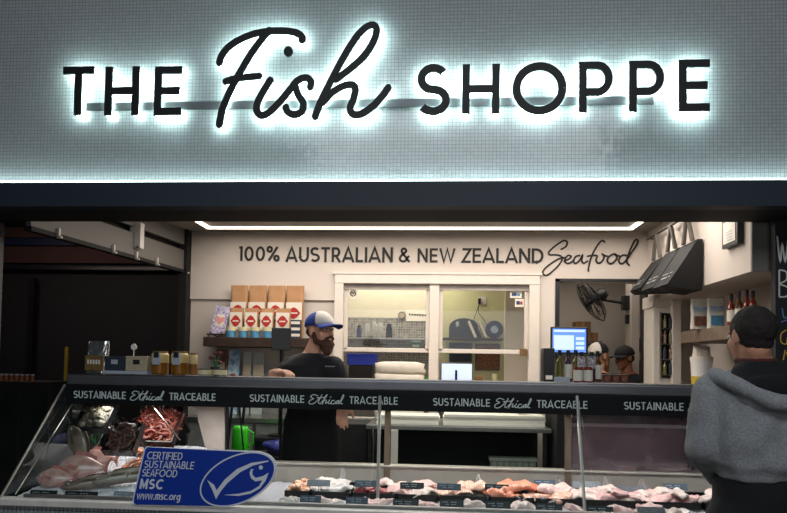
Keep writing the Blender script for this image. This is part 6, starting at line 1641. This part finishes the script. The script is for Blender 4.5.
for args in ((29, 56, 3.07, 'tag_black', 'black price tag at the far left front of the ice'), (64, 97, 3.07, 'tag_black', 'black price tag in front of the large pink snapper'), (113, 134, 3.10, 'tag_grey', 'grey price tag at the left edge of the blue sign'), (300, 321, 3.14, 'tag_slate', 'slate tag in the front row before the squid tray'), (346, 368, 3.14, 'tag_slate', 'slate tag in the front row before the tuna tray'), (393, 419, 3.12, 'tag_black', 'black tag in the front row right of the chrome post'), (440, 464, 3.14, 'tag_black', 'black tag in the front row before the pale salmon'), (486, 511, 3.14, 'tag_black', 'black tag in the front row before deep orange salmon'), (536, 563, 3.12, 'tag_black', 'black tag in the front row left of the slim post'), (587, 614, 3.10, 'tag_black', 'black tag in the front row right of the slim post'), (638, 666, 3.12, 'tag_grey', 'grey tag in the front row near the customer')):
    price_tag(args[4], args[0], args[1], args[2], args[3], .03)
for args in ((307, 330, 3.42, 'tag_grey', 'grey tag behind the scallops in the back row'), (355, 377, 3.44, 'tag_slate', 'slate tag leaning over the red tuna'), (400, 424, 3.42, 'tag_black', 'black tag leaning over the pink white fillets'), (437, 461, 3.42, 'tag_slate', 'slate tag leaning at the left of the pale salmon'), (485, 509, 3.44, 'tag_black', 'black tag leaning over the deep orange salmon'), (534, 556, 3.62, 'tag_slate', 'slate tag at the rear of the mixed shellfish tray'), (573, 601, 3.60, 'tag_grey', 'grey tag at the rear beside the slim post'), (620, 646, 3.50, 'tag_grey', 'grey tag among the fillets near the plastic film'), (664, 688, 3.62, 'tag_slate', 'slate tag at the rear next to the customer')):
    price_tag(args[4], args[0], args[1], args[2], args[3], .058, rz=random.uniform(-.12, .12))
for k, (px, Y, w_, h, rz, lb) in enumerate(((343, 3.64, .08, .11, .3, 'upright crumpled plastic film behind the squid'), (478, 3.62, .07, .09, -.4, 'upright clear film between pale and deep orange salmon'), (560, 3.64, .07, .08, .2, 'upright clear film left of the slim post'), (606, 3.62, .09, .10, -.2, 'upright clear film right of the slim post'), (642, 3.60, .12, .09, .1, 'wide triangular plastic film near the customer'))):
    film(lb, px, Y, w_, h, rz, k * 3.7)

# blue certification board fixed outside the glass
YM_ = 2.955 - .012
A = at(133, 505, YM_); B = at(278, 450, YM_); W = B.x - A.x; H = B.z - A.z
M('msc_blue', '#10379c', .35, var=.03); M('msc_white', '#d6dbe6', .45, var=.02)
mt = thing('certification_board', 'blue board reading CERTIFIED SUSTAINABLE SEAFOOD MSC with a white fish tick oval', 'sign board', ((A.x + B.x) / 2, YM_, A.z))
def U(x, y): return A.x + (x - 133) / 145 * W, B.z - (y - 450) / 55 * H
def Ux(pts): return [U(x, y) for x, y in pts]
ea, ew, eh = R(23.5), 41, 22.6; ec = (238.5, 478)
def oval(s, a0, a1, n=36): return [(ec[0] + s * ew * math.cos(t) * math.cos(ea) + s * eh * math.sin(t) * math.sin(ea), ec[1] - s * ew * math.cos(t) * math.sin(ea) + s * eh * math.sin(t) * math.cos(ea)) for t in [R(a0 + (a1 - a0) * i / n) for i in range(n + 1)]]
ov = oval(1.0, 0, 360, 60)
outl = [(147, 450.5), (143.5, 452.5)] + [(133.2, 500), (134.5, 504)] + [(213, 505.5)]
i0 = max(range(60), key=lambda i: ov[i][1]); i1 = min(range(60), key=lambda i: ov[i][1])
ORD = []; i = i0
while i % 60 != i1: ORD.append(ov[i % 60]); i -= 1
ORD.append(ov[i1])
outer = [(144.5, 450.2), (142.6, 452.6), (132.4, 499.5), (132.6, 503), (135, 504.6)] + ORD
TM = lambda d: (lambda u, v, q: Vector((u, YM_ - d + q, v)))
MB().poly(Ux(outer), TM(0), .006).build('white_backing', 'msc_white', mt)
def shrink(pts, k):
    cx = sum(p[0] for p in pts) / len(pts); cy = sum(p[1] for p in pts) / len(pts); out = []
    for x, y in pts:
        dx, dy = x - cx, y - cy; l = math.hypot(dx, dy); out.append((x - dx / l * k * (1 + .5 * abs(dx) / l), y - dy / l * k * 1.2))
    return out
MB().poly(Ux(shrink(outer, 1.1)), TM(.003), .003).build('blue_face', 'msc_blue', mt)
lg = MB(); lg.ribbon(Ux(oval(.955, 0, 357, 48)), .0065, TM(.005), .002, closed=True).build('oval_ring', 'msc_white', mt)
def Z(x, y): return (130 + x / 4.919, 440 + y / 4.919)
up = [Z(*p) for p in ((385, 195), (418, 215), (432, 240), (470, 190), (530, 140), (600, 110), (684, 97), (684, 102), (610, 122), (545, 155), (485, 205), (455, 240), (430, 280), (412, 240))]
MB().poly(Ux(up), TM(.005), .002).build('tick_mark', 'msc_white', mt)
lw = [Z(*p) for p in ((468, 260), (540, 262), (600, 250), (645, 225), (672, 190), (686, 152), (660, 168), (622, 178), (607, 165), (606, 145), (614, 140), (600, 138), (592, 155), (600, 180), (622, 194), (655, 188), (640, 215), (600, 238), (540, 252))]
MB().poly(Ux(lw), TM(.005), .002).build('fish_tail_mark', 'msc_white', mt)
c_ = Z(647, 130); MB().poly(Ux([(c_[0] + 2.0 * math.cos(2 * PI * i / 16), c_[1] + 2.0 * math.sin(2 * PI * i / 16)) for i in range(16)]), TM(.005), .002).build('fish_eye_mark', 'msc_white', mt)
for s, x0, x1, y1, y0, wd, gp in (('CERTIFIED', 146, 183, 461.5, 454.5, .12, .16), ('SUSTAINABLE', 143.5, 195, 469.8, 462.8, .12, .15), ('SEAFOOD', 141.5, 178, 477.8, 470.8, .12, .15), ('MSC', 139.5, 163.5, 489.5, 480, .19, .22), ('www.msc.org', 137, 182, 499.0, 492.0, .14, .16)):
    u0, v0 = U(x0, y1); u1, v1 = U(x1, y0)
    MB_ = MB(); text(MB_, s, wd, u0, u1 - .004, v0, v1, TM(.005), .002, gp, .16); MB_.build('board_word', 'msc_white', mt)
